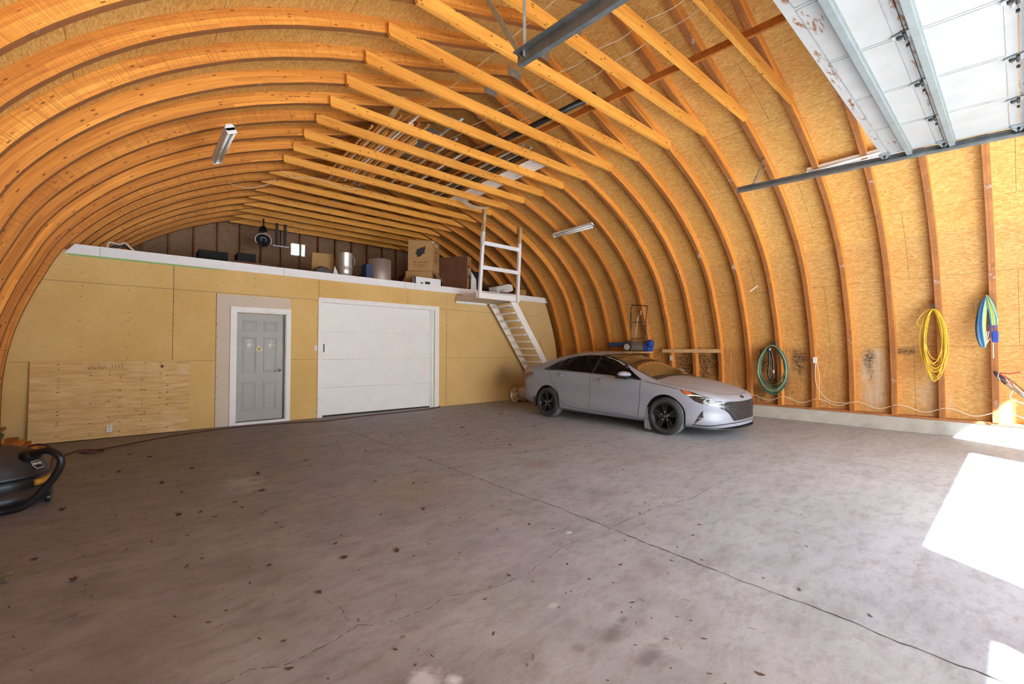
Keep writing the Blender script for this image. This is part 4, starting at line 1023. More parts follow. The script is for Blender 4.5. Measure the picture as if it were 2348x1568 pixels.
def outlet(loc, face, label, name='wall_outlet'):
    r = empty(name, loc, label, 'outlet')
    s_ = MB()
    if face == 'y': s_.box(-.035, .035, -.006, 0, -.057, .057)
    else: s_.box(-.008, 0, -.035, .035, -.057, .057)
    s_.build('plate', M['paper'], r, bevel=.002)
    s_ = MB()
    for z in (-.024, .024):
        for q in (-.008, .008):
            if face == 'y': s_.box(q-.003, q+.003, -.008, -.005, z-.008, z+.010)
            else: s_.box(-.010, -.007, q-.003, q+.003, z-.008, z+.010)
    s_.build('sockets', M['ink'], r)
    return r
outlet((-.19, YW-.118, .155), 'y', 'small white outlet showing low through the leaning plywood sheet')
r = empty('light_switch', (2.985, YW, 1.46), 'white light switch left of the white garage door', 'switch')
s_ = MB(); s_.box(-.03, .03, -.008, 0, -.057, .057); s_.build('plate', M['paper'], r, bevel=.002); s_ = MB(); s_.box(-.006, .006, -.016, -.006, -.012, .012); s_.build('toggle', M['white'], r)
outlet((CX+5.765, 2.66, 1.24), 'x', 'white outlet on the right wall with a short cord hanging below it')
outlet((CX+5.765, 5.72, 1.24), 'x', 'white outlet on the right wall under the small shelf board')

# ------------------------------------------------------------------ right wall: shelf boards, cables, hoses
board('shelf_board', (CX+5.755, 4.50, 1.42), (CX+5.755, 5.95, 1.42), .035, .085, M['plainwood'], 'pale short board nailed across three ribs to the right of the mower', 'board')
board('shelf_board', (CX+5.45, 6.2, 1.385), (CX+5.45, 8.1, 1.385), .55, .04, M['plainwood'], 'pale plank shelf under the blue electric mower', 'shelf')
P = []
for i in range(-4, 5):
    y = Y0+i*SP; P += [(CX+5.82, y+.02, .47), (CX+5.85, y+.32, .37)]
P = [p for p in P if p[1] < 4.4]
cable([(CX+5.86, -.6, .42)] + P, .007, M['cable'], 'house_wire', 'white house wire sagging along the foot of the right wall', 'wire')
cable([(CX+5.765, 2.64, 1.18), (CX+5.785, 2.60, .95), (CX+5.79, 2.605, .6), (CX+5.80, 2.61, .46)], .006, M['cable'], 'outlet_cord', 'short white cord hanging straight down from the right wall outlet', 'cord')
cable([(CX+5.765, 2.66, 1.17), (CX+5.785, 2.66, .8), (CX+5.79, 2.56, .58), (CX+5.81, 2.4, .44), (CX+5.81, 2.12, .44)], .006, M['cable'], 'outlet_cord', 'white cord sweeping from the right wall outlet down to the sill', 'cord')
def coil(name, cy, cz, ry, rz, n, r, mat, x, label, jit, cat, seed, sag=0, parent=None, spread=.05):
    rnd = random.Random(seed); pts = []
    for k in range(n):
        a0, b0 = ry*(1+rnd.uniform(-jit, jit)), rz*(1+rnd.uniform(-jit, jit)); oy = rnd.uniform(-.02, .02)
        xx = x - spread*k/n
        for j in range(10):
            t_ = 2*pi*j/10 + pi/2; s1 = sin(t_)
            top = cz+rz*.97
            z = top - (1-s1)*b0 ; yy = cy + oy + a0*cos(t_)*(1-.28*max(0, s1)**1.5)
            pts.append((xx + rnd.uniform(-.008, .008), yy, z))
    s_ = MB(); s_.tube(crom(pts, 4), r, 7)
    return s_.build(name, mat, parent, smooth=True)
r = empty('garden_hose', (CX+5.76, 3.39, 1.59), 'dark green coiled hose hanging on the right wall beyond the car front', 'hose')
for o_ in (coil('hose_coil', 3.39, 1.09, .27, .46, 9, .011, M['green'], CX+5.69, '', .11, '', 3), coil('pale_loop', 3.38, 1.09, .28, .46, 2, .007, M['greenlight'], CX+5.63, '', .08, '', 5)):
    o_.parent = r; o_.location = -r.location
s_ = MB(); s_.box(-.06, 0, -.03, .03, -.06, .03); s_.build('hook', M['darkmetal'], r)
r = empty('black_flex_hose', (CX+5.66, 3.43, 1.53), 'short black ribbed hose hanging inside the green hose coil', 'hose')
s_ = MB(); s_.tube(crom([(0, .03, 0), (.0, .02, -.3), (0, .04, -.6), (0, -.01, -.72), (0, -.06, -.6), (0, -.05, -.3), (0, .0, -.05)], 8), [.026 if k % 2 else .021 for k in range(49)], 8); s_.build('body', M['black'], r, smooth=True)
s_ = MB(); s_.tube([(-.01, .0, -.05), (-.01, .01, -.1)], .022, 8); s_.tube([(-.01, -.06, -.5), (-.01, -.06, -.58)], .024, 8); s_.build('coupling', M['galv'], r, smooth=True)
r = empty('yellow_extension_cord', (CX+5.56, .93, 2.15), 'bright yellow coiled extension cord hanging on the right wall', 'cord')
for o_ in (coil('cord_coil', .93, 1.62, .135, .50, 12, .0065, M['yellow'], CX+5.55, '', .22, '', 11, spread=.09), coil('cord_coil', .93, 1.56, .10, .56, 3, .0065, M['yellow'], CX+5.53, '', .08, '', 13)):
    o_.parent = r; o_.location = -r.location
s_ = MB(); s_.tube(crom([(-.04, .0, -.02), (-.05, .12, -.10), (-.05, .20, -.25), (-.05, .16, -.33), (-.05, .09, -.3), (-.05, .10, -.22), (-.05, .14, -.27), (-.05, .09, -.4)], 6), .0065, 7); s_.build('loose_end', M['yellow'], r, smooth=True)
s_ = MB(); s_.box(-.05, .0, -.02, .02, -.01, .05); s_.box(-.06, -.045, -.02, .02, -.03, .03); s_.build('hook', M['darkmetal'], r)
board('steel_clip', (CX+5.72, 2.08, 2.10), (CX+5.72, 2.08, 2.18), .05, .03, M['galv'], 'small steel clip hook on a right wall rib between the outlet and the yellow cord', 'hook', up=(0,1,0))
cable([(CX+5.40, 3.57, 2.78), (CX+5.32, 3.64, 2.70), (CX+5.30, 3.68, 2.66)], .010, M['paper'], 'tag_string', 'small white tag tied to a rib above the green hose', 'tag')

# striped hammock bundle
r = empty('striped_hammock', (CX+5.50, .325, 2.27), 'rolled blue and lime striped hammock hanging on the right wall', 'hammock')
def bundle(name, path, wy, wx, mat, off=0, seed=0, folds=7):
    rnd = random.Random(seed); C = crom(path, 6); n = len(C); K = 40; vs = []; fs = []; uvs = []
    for i, p in enumerate(C):
        t_ = i/(n-1); w1 = interp(wy, t_); w2 = interp(wx, t_)
        for k in range(K):
            a = 2*pi*k/K; f = 1+.10*sin(folds*a+1.5*t_+seed)+.04*sin(folds*2.3*a)
            vs.append((p.x + w2*sin(a)*f, p.y + w1*cos(a)*f, p.z))
    for i in range(n-1):
        for k in range(K):
            k2 = (k+1) % K; fs.append((i*K+k, i*K+k2, (i+1)*K+k2, (i+1)*K+k))
            u0, u1 = off+k/K, off+(k+1)/K; sh = .12*i/n; uvs.append([(u0+sh, i/n), (u1+sh, i/n), (u1+sh, (i+1)/n), (u0+sh, (i+1)/n)])
    fs += [tuple(range(K))[::-1], tuple(range((n-1)*K, n*K))]; uvs += [[(0, 0)]*K, [(0, 0)]*K]
    s_ = MB(); s_.add(vs, fs, 0, uvs); return s_.build(name, mat, r, smooth=True)
bundle('hanging_fold', [(-.06, .0, .0), (-.07, .04, -.2), (-.07, .065, -.45), (-.07, .06, -.65), (-.06, .04, -.80)], [(0, .015), (.2, .045), (.6, .055), (.85, .045), (1, .02)], [(0, .02), (.3, .05), (.8, .05), (1, .02)], M['hammock'], 0, 1)
bundle('gathered_fold', [(-.06, .0, .01), (-.07, -.03, -.1), (-.07, -.06, -.3), (-.07, -.065, -.46)], [(0, .012), (.35, .04), (.8, .05), (1, .045)], [(0, .02), (.4, .045), (1, .035)], M['hammock'], .45, 2, 11)
s_ = MB()
for k in range(14):
    y = -.105+.0065*k; s_.tube(crom([(-.07+.01*sin(k), y, -.45), (-.07, y+random.uniform(-.01, .01), -.56), (-.07, y-.01, -.67)], 4), .0022, 5)
for k in range(5): s_.tube(crom([(-.08, -.02+.02*k, -.55), (-.09, -.0+.015*k, -.68), (-.08, .01+.01*k, -.74-.01*k), (-.08, -.03, -.66)], 4), .004, 5, 1)
s_.build('cords', [M['blue'], M['paper']], r, smooth=True)
s_ = MB(); s_.box(-.10, -.05, -.12, -.05, -.72, -.55); s_.build('blue_strap', M['blue'], r, bevel=.01)
s_ = MB(); s_.tube([(-.05, -.06, -.72), (-.05, -.06, -.96)], .006, 6); s_.build('white_strap', M['paper'], r)
s_ = MB(); s_.tube(crom([(-.03, .05, -.05), (-.04, .11, -.09), (-.03, .115, -.2)], 5), .006, 6); s_.build('hook', M['galv'], r)

# push mower handle at the right edge, its deck just out of the frame
r = empty('push_mower', (9.75, -.62, 0), 'silver mower handle with red levers leaning at the right edge', 'lawn mower')
def T(mb, pts, rr, m=0, sm=5): mb.tube(crom([(p[0]-9.75, p[1]+.62, p[2]) for p in pts], sm), rr, 8, m)
s_ = MB()
T(s_, [(9.62, -.45, .25), (9.80, -.05, .73), (9.84, .14, .93), (9.84, .22, 1.02), (9.86, .22, 1.06)], .013)
T(s_, [(10.02, -.45, .25), (10.05, -.05, .75), (10.06, .12, .95), (10.05, .20, 1.04), (10.0, .23, 1.07)], .013)
s_.build('handle_bar', M['chrome'], r, smooth=True)
s_ = MB(); T(s_, [(9.84, .14, .93), (9.85, .22, 1.03), (9.88, .25, 1.09), (9.95, .25, 1.10), (10.03, .22, 1.06), (10.06, .12, .97)], .018); s_.build('grip', M['rubber'], r, smooth=True)
s_ = MB(); T(s_, [(9.88, .20, 1.08), (9.88, .12, .98), (9.9, .08, .92)], .009); T(s_, [(9.94, .2, 1.09), (9.92, .1, 1.08), (9.9, .04, 1.1), (9.9, .0, 1.11)], .008); T(s_, [(9.9, .15, 1.04), (9.95, .1, .9)], .009); s_.build('lever', M['red'], r, smooth=True)
s_ = MB(); T(s_, [(9.88, .15, 1.02), (9.84, .08, .86), (9.82, .1, .72), (9.8, -.05, .64), (9.75, -.3, .45)], .006); T(s_, [(9.9, .16, 1.05), (9.92, .02, .9), (9.9, -.2, .6)], .005, 1); s_.build('control_cable', [M['paper'], M['black']], r, smooth=True)
s_ = MB(); s_.prism([(-.28, -.3), (.22, -.3), (.28, 0), (.22, .28), (-.22, .28), (-.28, 0)], .10, .24, 'z'); s_.lathe([(.13, .24), (.14, .36), (.08, .42)], (0, 0, 0), 'z', 20); s_.build('deck', M['darkmetal'], r, bevel=.02)
for sx in (-.3, .3):
    for sy in (-.25, .25):
        s_ = MB(); s_.lathe([(.07, -.02), (.1, -.02), (.1, .02), (.07, .02)], (sx, sy, .1), 'x', 20); s_.build('wheel', M['rubber'], r, smooth=False)

# blue electric mower on the shelf behind the car
r = empty('electric_mower', (CX+5.40, 6.53, 1.427), 'blue and grey electric mower with upright black handle on the plank shelf', 'mower')
s_ = MB(); s_.prism([(-.24, .0), (.24, .0), (.24, .10), (.12, .2), (-.1, .22), (-.24, .12)], -.42, .12, 'y'); s_.build('deck', M['greypaint'], r, bevel=.02)
s_ = MB(); s_.prism([(-.25, -.02), (-.05, -.02), (-.02, .14), (-.14, .24), (-.25, .18)], -.56, -.40, 'y'); s_.build('front_shroud', M['blue'], r, bevel=.03)
s_ = MB(); s_.lathe([(.0, -.05), (.085, -.05), (.10, -.02), (.10, .03), (.0, .05)], (-.2, -.56, .17), 'x', 24, cap=False); s_.build('side_wheel', M['blue'], r, smooth=True)
s_ = MB(); s_.lathe([(.05, -.03), (.11, -.03), (.11, .03), (.05, .03)], (-.24, .05, .09), 'x', 24); s_.build('rear_wheel', M['black'], r)
s_ = MB(); s_.lathe([(.03, -.035), (.075, -.035), (.085, -.03), (.075, .03)], (-.26, .05, .09), 'x', 24); s_.build('wheel_rim', M['galv'], r)
s_ = MB(); s_.lathe([(.09, 0), (.1, .06), (.07, .1)], (-.12, .1, .16), 'z', 20); s_.box(-.2, -.05, .02, .2, .14, .22); s_.build('motor', M['darkmetal'], r, bevel=.01)
s_ = MB(); s_.prism([(-.2, .1), (.2, .1), (.22, .22), (-.22, .22)], .15, .72, 'y'); s_.build('collector_box', M['navy'], r, bevel=.03)
HB = [(-.17, .0, .2), (-.17, .0, .75), (-.16, .0, 1.05), (-.13, -.02, 1.17), (-.1, -.04, 1.16), (-.12, -.42, 1.12), (-.16, -.46, 1.06), (-.18, -.44, .75), (-.18, -.40, .2)]
s_ = MB(); s_.tube(crom(HB, 6), .013, 8); s_.tube([(-.17, 0, .72), (-.18, -.42, .72)], .010, 8); s_.tube([(-.17, 0, .30), (-.18, -.4, .30)], .010, 8); s_.tube([(-.17, 0, .95), (-.17, -.0, .55)], .02, 8); s_.tube([(-.18, -.43, .65), (-.18, -.42, .40)], .02, 8); s_.build('handle', M['darkmetal'], r, smooth=True)
s_ = MB(); s_.tube([(-.1, -.06, .2), (-.15, -.2, .86), (-.15, -.27, .9)], .008, 6); s_.tube([(-.15, -.27, .9), (-.15, -.29, 1.0)], .02, 6); s_.build('crank_rod', M['chrome'], r)

# ------------------------------------------------------------------ floor things: cord, lumber, vacuum, grass, leaves
CP = [(5.89,9.58),(5.97,9.60),(5.85,9.50),(5.39,9.34),(4.44,9.28),(3.83,9.26),(3.33,9.16),(2.88,9.14),(2.20,9.32),(1.55,9.38),(1.10,9.30),(.61,9.10),(.22,8.86),(-.08,8.64),(-.33,8.50),(-.46,8.42),(-.34,8.28),(-.22,8.36),(-.28,8.5),(-.46,8.55),(-.60,8.35),(-.68,8.1),(-.70,7.6),(-.78,7.0),(-.82,6.6)]
cable([(x, y, .011+(.012 if k == 19 else 0)) for k, (x, y) in enumerate(CP)], .0105, M['cordbrown'], 'extension_cord', 'dark brown extension cord lying along the foot of the loft wall', 'cord', 7)
for k, (x, z, w_, y0_, y1_, lab) in enumerate([(-.98, .03, .09, 7.5, 9.25, 'lowest'), (-1.08, .08, .14, 7.4, 9.35, 'second lowest'), (-1.12, .13, .13, 7.3, 9.2, 'middle'), (-1.16, .18, .12, 7.2, 9.1, 'second from the top'), (-1.22, .235, .10, 7.2, 8.6, 'topmost')]):
    board('lumber_plank', (x, y0_, z-.0), (x, y1_, z), w_, .048, M['joist'] if k % 2 == 0 else M['purlin'], 'rough wooden plank, %s of the pile by the left wall' % lab, 'plank')
s_ = MB(); s_.add([(-.9, 7.9, 0), (-.9, 9.3, 0), (-.9, 9.3, .012), (-.9, 7.9, .012)], [])
s_.beam((-.86, 8.0, .012), (-.86, 9.3, .012), .06, .024); tag(s_.build('lumber_plank', M['joist']), 'rough wooden plank lying flat on the floor right of the pile', 'plank')
s_ = MB(); vs = []; fs = []
for i in range(9):
    for j in range(12):
        a = 2*pi*j/12; rr = .17*sin(pi*(i+.5)/9.5)*(1+.25*sin(3*a+i)); vs.append((rr*cos(a)*.7, rr*1.3*sin(a), .16*(1-cos(pi*i/8))/2*(1+.2*sin(2*a))))
for i in range(8):
    for j in range(12): fs.append((i*12+j, i*12+(j+1) % 12, (i+1)*12+(j+1) % 12, (i+1)*12+j))
fs += [tuple(range(12))[::-1], tuple(range(96, 108))]
s_.add(vs, fs); tag(s_.build('black_bag', M['black'], smooth=True, loc=(-1.18, 7.75, .262)), 'black crumpled bag on top of the lumber pile', 'bag')

vc = empty('shop_vacuum', (-.87, 6.07, 0), 'dusty black wet-dry vacuum with a looped hose at the left edge', 'vacuum')
s_ = MB(); s_.lathe([(.27, .05), (.30, .10), (.31, .20), (.30, .27)], (0,0,0), 'z', 40); s_.build('tank', M['black'], vc, smooth=True)
s_ = MB(); s_.tube([(.318*cos(R(a)), .318*sin(R(a)), .20) for a in range(-35, 6, 5)], .03, 8); s_.build('yellow_latch', M['mast'], vc, smooth=True)
def dusty():
    t = NT('dusty_black_plastic'); v = t.tc.outputs['Object']; g = t.N.new('ShaderNodeNewGeometry'); up = t.sep(g.outputs['Normal'])[2]
    n = t.noise(v, 6, 6, .7); d = t.math('MULTIPLY', t.rng(up, .1, .9), t.rng(n, .35, .7, .1, 1))
    return t.done(t.mix(d, (.016, .017, .02, 1), (.10, .065, .045, 1)), t.math('ADD', .38, t.math('MULTIPLY', d, .4)))
M['dusty'] = dusty()
s_ = MB(); s_.lathe([(.305, .255), (.345, .262), (.350, .275), (.34, .29), (.325, .34), (.295, .40), (.245, .46), (.18, .50), (.10, .525), (.0, .53)], (0,0,0), 'z', 48, cap=False)
s_.build('lid', M['dusty'], vc, smooth=True)
s_ = MB(); s_.lathe([(.30, .02), (.36, .05), (.355, .11), (.31, .16)], (0,0,0), 'z', 40); s_.build('base_ring', M['dusty'], vc, smooth=True)
for a in (-20, 70, 160, 250):
    s_ = MB(); s_.lathe([(.035, -.02), (.04, 0), (.035, .02)], (.36*cos(R(a)), .36*sin(R(a)), .04), 'x', 16); s_.build('caster', M['black'], vc)
s_ = MB(); s_.tube([(.20, -.17, .44), (.27, -.26, .47)], [.055, .045], 16); s_.build('hose_inlet', M['black'], vc, smooth=True)
HP = [(-.63,5.83,.46),(-.57,5.72,.50),(-.50,5.62,.52),(-.44,5.56,.48),(-.42,5.55,.42),(-.44,5.56,.34),(-.48,5.58,.26),(-.53,5.60,.19),(-.58,5.61,.12),(-.65,5.62,.06),(-.75,5.66,.035),(-.90,5.66,.033),(-1.05,5.68,.033)]
HC = crom([(a+.87, b-6.07, c) for a, b, c in HP], 14)
s_ = MB(); s_.tube(HC, [.030 if k % 2 else .026 for k in range(len(HC))], 12); s_.build('hose', M['black'], vc, smooth=True)
s_ = MB(); s_.tube(crom([(.12, .15, .45), (.22, .09, .5), (.30, .02, .50), (.36, -.05, .45), (.36, -.12, .3)], 6), .010, 8); s_.build('lid_handle', M['cordbrown'], vc, smooth=True)
def text(body, size, mat, parent, mtx, name='lettering'):
    c = bpy.data.curves.new(name, 'FONT'); c.body = body; c.size = size; c.extrude = .0006; c.align_x = 'CENTER'; c.align_y = 'CENTER'; c.offset = size*.02
    o = bpy.data.objects.new(name, c); COL.objects.link(o); dg = bpy.context.evaluated_depsgraph_get()
    me = bpy.data.meshes.new_from_object(o.evaluated_get(dg)); bpy.data.objects.remove(o)
    me.materials.clear(); me.materials.append(mat); o = bpy.data.objects.new(name, me); COL.objects.link(o); o.parent = parent; o.matrix_local = mtx; return o
# lid badge facing the camera side
az = R(-32); n_ = Vector((cos(az)*.80, sin(az)*.80, .6)); nb = n_.normalized()
pb = Vector((.318*cos(az), .318*sin(az), .36)); tx = Vector((-sin(az), cos(az), 0)); ty = nb.cross(tx)
Mb = Matrix.Translation(pb + nb*.006) @ Matrix((tx, ty, nb)).transposed().to_4x4()
s_ = MB(); hexp = [(-.05, .0), (-.035, .04), (.035, .04), (.05, 0), (.035, -.04), (-.035, -.04)]
s_.prism(hexp, -.003, 0, 'z'); s_.prism([(a*.93, b*.9) for a, b in hexp], 0, .0008, 'z', 1); o = s_.build('badge', [M['paper'], M['black']], vc); o.matrix_local = Mb
text('shop', .042, M['paper'], vc, Mb @ Matrix.Translation((0, .012, .0016)))

r = MB()
for k in range(150):
    a = random.uniform(0, 2*pi); d = abs(random.gauss(0, .05)); x, y = -.56+d*cos(a)*1.4, 4.03+d*sin(a)
    b = random.uniform(0, 2*pi); l = random.uniform(.02, .06); z = random.uniform(.004, .04)
    r.tube([(x, y, z), (x+l*cos(b)/2, y+l*sin(b)/2, z+random.uniform(0, .015)), (x+l*cos(b), y+l*sin(b), max(.003, z+random.uniform(-.01, .01)))], .0014, 3)
tag(r.build('dry_grass_clump', M['grass']), 'clump of dry grass on the floor at the left edge', 'grass', kind='stuff')
LV = [(2.54,6.02),(2.47,6.95),(2.77,5.79),(1.03,4.99),(1.16,4.93),(1.25,4.78),(1.14,5.70),(1.12,5.23),(.77,4.77),(.80,4.57),(.94,3.98),(1.16,3.28),(2.30,4.22),(2.48,3.93),(2.29,4.67),(1.99,3.47),(4.48,7.41),(4.40,6.82),(4.62,6.69),(5.10,6.98),(3.56,5.44),(5.74,5.95),(5.11,5.51),(6.10,6.69),(6.24,7.55),(6.4,7.33),(4.34,5.36),(4.21,4.53),(2.54,4.61),(3.22,4.47),(1.75,5.98),(1.69,5.70),(1.51,5.50),(.72,3.23),(.58,3.06),(.77,2.64),(.86,2.68),(.45,2.93),(.66,2.84),(1.12,3.02),(1.65,3.60),(2.47,2.62),(2.56,2.44),(1.54,2.0),(.95,3.86),(1.44,2.87),(3.84,7.25),(2.79,7.31),(2.03,4.55),(2.43,4.17),(4.43,5.75),(4.32,5.02),(2.84,3.94),(5.02,5.0),(.30,5.97),(.45,5.93),(.43,5.77),(.05,7.87),(.02,7.32),(.12,7.0),(-.05,6.82),(.42,5.64),(.43,5.44),(.60,6.46),(.85,5.95),(1.15,5.69),(-.40,5.53),(-.33,5.42),(-.05,5.04),(.35,4.72),(.50,4.68),(.58,4.47),(-.44,4.34),(.16,4.18),(-.40,4.5),(-.23,3.79),(.34,2.76),(.56,2.13),(.59,2.35),(-.19,3.29),(.31,3.56),(.24,7.51),(8.49,1.48),(3.93,1.15),(2.77,1.55),(2.93,1.42),(2.14,1.44),(2.40,.91),(1.42,1.48),(2.0,1.15),(2.14,1.03),(1.91,1.16),(2.09,.76),(3.0,.87),(2.55,2.44),(1.82,2.11),(1.69,2.5),(2.99,.54),(3.51,1.72),(3.19,2.03),(2.20,1.97),(2.46,1.74),(3.95,.45),(.97,1.94),(1.05,1.87),(1.39,1.73),(2.39,1.25),(2.21,1.42)]
def leafmesh(kind):
    mb = MB(); rnd = random.Random(kind+40)
    if kind < 2:
        for q in range(5):
            a = rnd.uniform(0, 2*pi); L = rnd.uniform(.02, .034); wd_ = L*.35; cx, cy = rnd.uniform(-.014, .014), rnd.uniform(-.014, .014); z0 = rnd.uniform(.001, .010)
            P = []
            for t_, ww in ((-1, .05), (-.5, .8), (0, 1), (.5, .8), (1, .05)):
                for sg_ in (-1, 1): P.append((cx+L*t_*cos(a)-sg_*wd_*ww*sin(a), cy+L*t_*sin(a)+sg_*wd_*ww*cos(a), z0+.010*t_*t_+.004*ww*(sg_ > 0)))
            mb.add(P, [(2*i, 2*i+2, 2*i+3, 2*i+1) for i in range(4)])
    elif kind == 2:
        P = []; L = .028
        for t_, ww in ((-1, .05), (-.5, .7), (0, 1), (.5, .7), (1, .05)):
            for sg_ in (-1, 1): P.append((L*t_, sg_*.010*ww, .002+.008*t_*t_+.003*ww*(sg_ > 0)))
        mb.add(P, [(2*i, 2*i+2, 2*i+3, 2*i+1) for i in range(4)])
    else: mb.tube(crom([(-.03, 0, .003), (0, .006, .004), (.03, -.002, .003)], 3), .0022, 5)
    o = mb.build('dry_leaf', M['leaf'] if kind < 3 else M['grass']); me = o.data; bpy.data.objects.remove(o); return me
LM = [leafmesh(k) for k in range(4)]
for k, (x, y) in enumerate(LV):
    near = y < 2.6
    kd = random.choice([2, 2, 3]) if near or k % 3 else random.choice([0, 1])
    o = bpy.data.objects.new('dry_leaf' if kd < 3 else 'dry_twig', LM[kd]); COL.objects.link(o)
    s = random.uniform(.8, 1.3)*(.62 if near else (.75 if y < 4.6 else 1.0)); o.location = (x, y, .001); o.scale = (s, s, s); o.rotation_euler.z = random.uniform(0, 6.28)
    if kd < 2: tag(o, 'small clump of dry curled leaves on the concrete floor', 'leaf', 'dry leaf clumps on the floor')
    elif kd == 2: tag(o, 'single dry leaf scrap on the concrete floor', 'leaf', 'single dry leaves on the floor')
    else: tag(o, 'tiny dry twig on the concrete floor', 'twig', 'dry twigs on the floor')
mb = MB()
for k in range(900):
    if k < 600: x, y = random.gauss(5.2, 1.5), random.gauss(7.2, 1.2)
    else: x, y = random.uniform(-.6, 4.5), random.uniform(.8, 8)
    if not (-.9 < x < 9.6 and .3 < y < 8.9): continue
    a = random.uniform(0, 6.28); l = random.uniform(.006, .022)
    mb.tube([(x, y, .002), (x+l*cos(a), y+l*sin(a), .004)], random.uniform(.002, .0045), 3)
tag(mb.build('leaf_crumbs', M['leaf']), 'fine scattered leaf crumbs over the concrete floor', 'debris', kind='stuff')

# spare rims by the wall behind the car
def rim(name, loc, label, mat):
    r = empty(name, loc, label, 'wheel rim'); r.rotation_euler.z = R(-8)
    s_ = MB(); s_.lathe([(.17, .20), (.185, .20), (.19, .16), (.165, .14), (.155, .10), (.155, -.03), (.185, -.09), (.19, -.10), (.205, -.10), (.205, -.085), (.19, -.07), (.17, -.02), (.17, .1), (.19, .15), (.205, .17), (.205, .21), (.19, .22), (.17, .22)], (0, 0, .205), 'x', 40, cap=False); s_.build('barrel', mat, r, smooth=True)
    s_ = MB()
    for k in range(5):
        a = 2*pi*k/5+.3; c_, d_ = cos(a), sin(a)
        def P(rr, w_, xx): return (xx, rr*c_-w_*d_, .205+rr*d_+w_*c_)
        vs = [P(.04, -.03, -.085), (P(.04, .03, -.085)), P(.185, .022, -.095), P(.185, -.022, -.095), P(.04, -.03, -.05), P(.04, .03, -.05), P(.185, .022, -.06), P(.185, -.022, -.06)]
        s_.add(vs, [(0,1,2,3), (7,6,5,4), (0,4,5,1), (1,5,6,2), (2,6,7,3), (3,7,4,0)])
    s_.lathe([(.0, -.10), (.045, -.095), (.05, -.05)], (0, 0, .205), 'x', 20, cap=False); s_.build('spokes', mat, r, bevel=.004)
    return r
rim('wheel_rim', (8.20, 9.18, 0), 'grey five spoke wheel rim standing by the loft wall, front one', M['alu'])
rim('wheel_rim', (8.62, 9.12, 0), 'grey wheel rim standing behind the front rim, next to the car', M['alu'])

# ------------------------------------------------------------------ the car
CXc = 7.72
car = empty('car', (CXc, 5.3, 0), 'light grey four door sedan with black wheels parked along the right wall', 'car')
CO = Vector((CXc, 5.3, 0))
def W_(tab): return lambda y: interp(tab, y)
plan = W_([(3.02,.30),(3.035,.42),(3.07,.53),(3.13,.64),(3.22,.74),(3.34,.82),(3.5,.872),(3.7,.90),(4.1,.912),(5.2,.912),(6.3,.915),(6.8,.91),(7.1,.89),(7.35,.85),(7.52,.78),(7.62,.68),(7.68,.56),(7.71,.40)])
zbot = W_([(3.02,.20),(3.2,.175),(3.6,.165),(4.4,.17),(6.2,.18),(7.0,.22),(7.4,.27),(7.71,.32)])
zsho = W_([(3.02,.585),(3.06,.63),(3.12,.665),(3.22,.70),(3.4,.745),(3.7,.80),(4.1,.855),(4.4,.895),(5.0,.94),(5.6,.975),(6.2,1.01),(6.7,1.03),(7.1,1.035),(7.4,1.03),(7.55,1.02),(7.66,.98),(7.71,.88)])
crown = W_([(3.02,.035),(3.2,.05),(3.6,.085),(4.1,.095),(4.4,.06),(5,.04),(6.7,.04),(7.0,.045),(7.5,.06),(7.71,.03)])
tuck = W_([(3.02,.05),(3.3,.06),(3.7,.07),(4.3,.06),(5.5,.055),(6.5,.045),(7.2,.05),(7.71,.04)])
def sect(y):
    w_, zb, zs, c, tk = plan(y), zbot(y), zsho(y), crown(y), tuck(y)
    h = zs-zb
    side = [(0, zb), (w_*.6, zb), (w_*.90, zb+.005), (w_*.965, zb+.05), (w_*.988, zb+.13*h/.8), (w_*.996, zb+.28*h), (w_-.020, zb+.42*h), (w_-.017, zb+.56*h), (w_-.001, zb+.68*h), (w_-.004, zb+.78*h), (w_-tk*.35, zb+.88*h), (w_-tk*.7, zb+.955*h), (w_-tk-.01, zs)]
    top = [(w_-tk-.04, zs+.012), ((w_-tk)*.86, zs+.35*c), ((w_-tk)*.68, zs+.66*c), ((w_-tk)*.45, zs+.86*c), ((w_-tk)*.22, zs+.97*c), (0, zs+c)]
    return side + top
def loft(sf, ys, cap=True):
    mb = MB(); rows = []
    for y in ys:
        s = sf(y); full = [(x, z) for x, z in s] + [(-x, z) for x, z in s[-2:0:-1]]
        rows.append([Vector((x, y-CO.y, z)) for x, z in full])
    n = len(rows[0]); vs = [p for r_ in rows for p in r_]
    fs = [(i*n+k, i*n+(k+1) % n, (i+1)*n+(k+1) % n, (i+1)*n+k) for i in range(len(rows)-1) for k in range(n)]
    if cap: fs += [tuple(range(n))[::-1], tuple(range((len(rows)-1)*n, len(rows)*n))]
    return mb.add(vs, fs)
ys = [3.02, 3.027, 3.04, 3.06, 3.09, 3.13, 3.18, 3.24, 3.32, 3.42, 3.55] + [3.7+.1*k for k in range(36)] + [7.25, 7.35, 7.45, 7.53, 7.6, 7.65, 7.69, 7.71]
bodymb = loft(sect, ys)
WY = (3.93, 6.68); WZ = .318
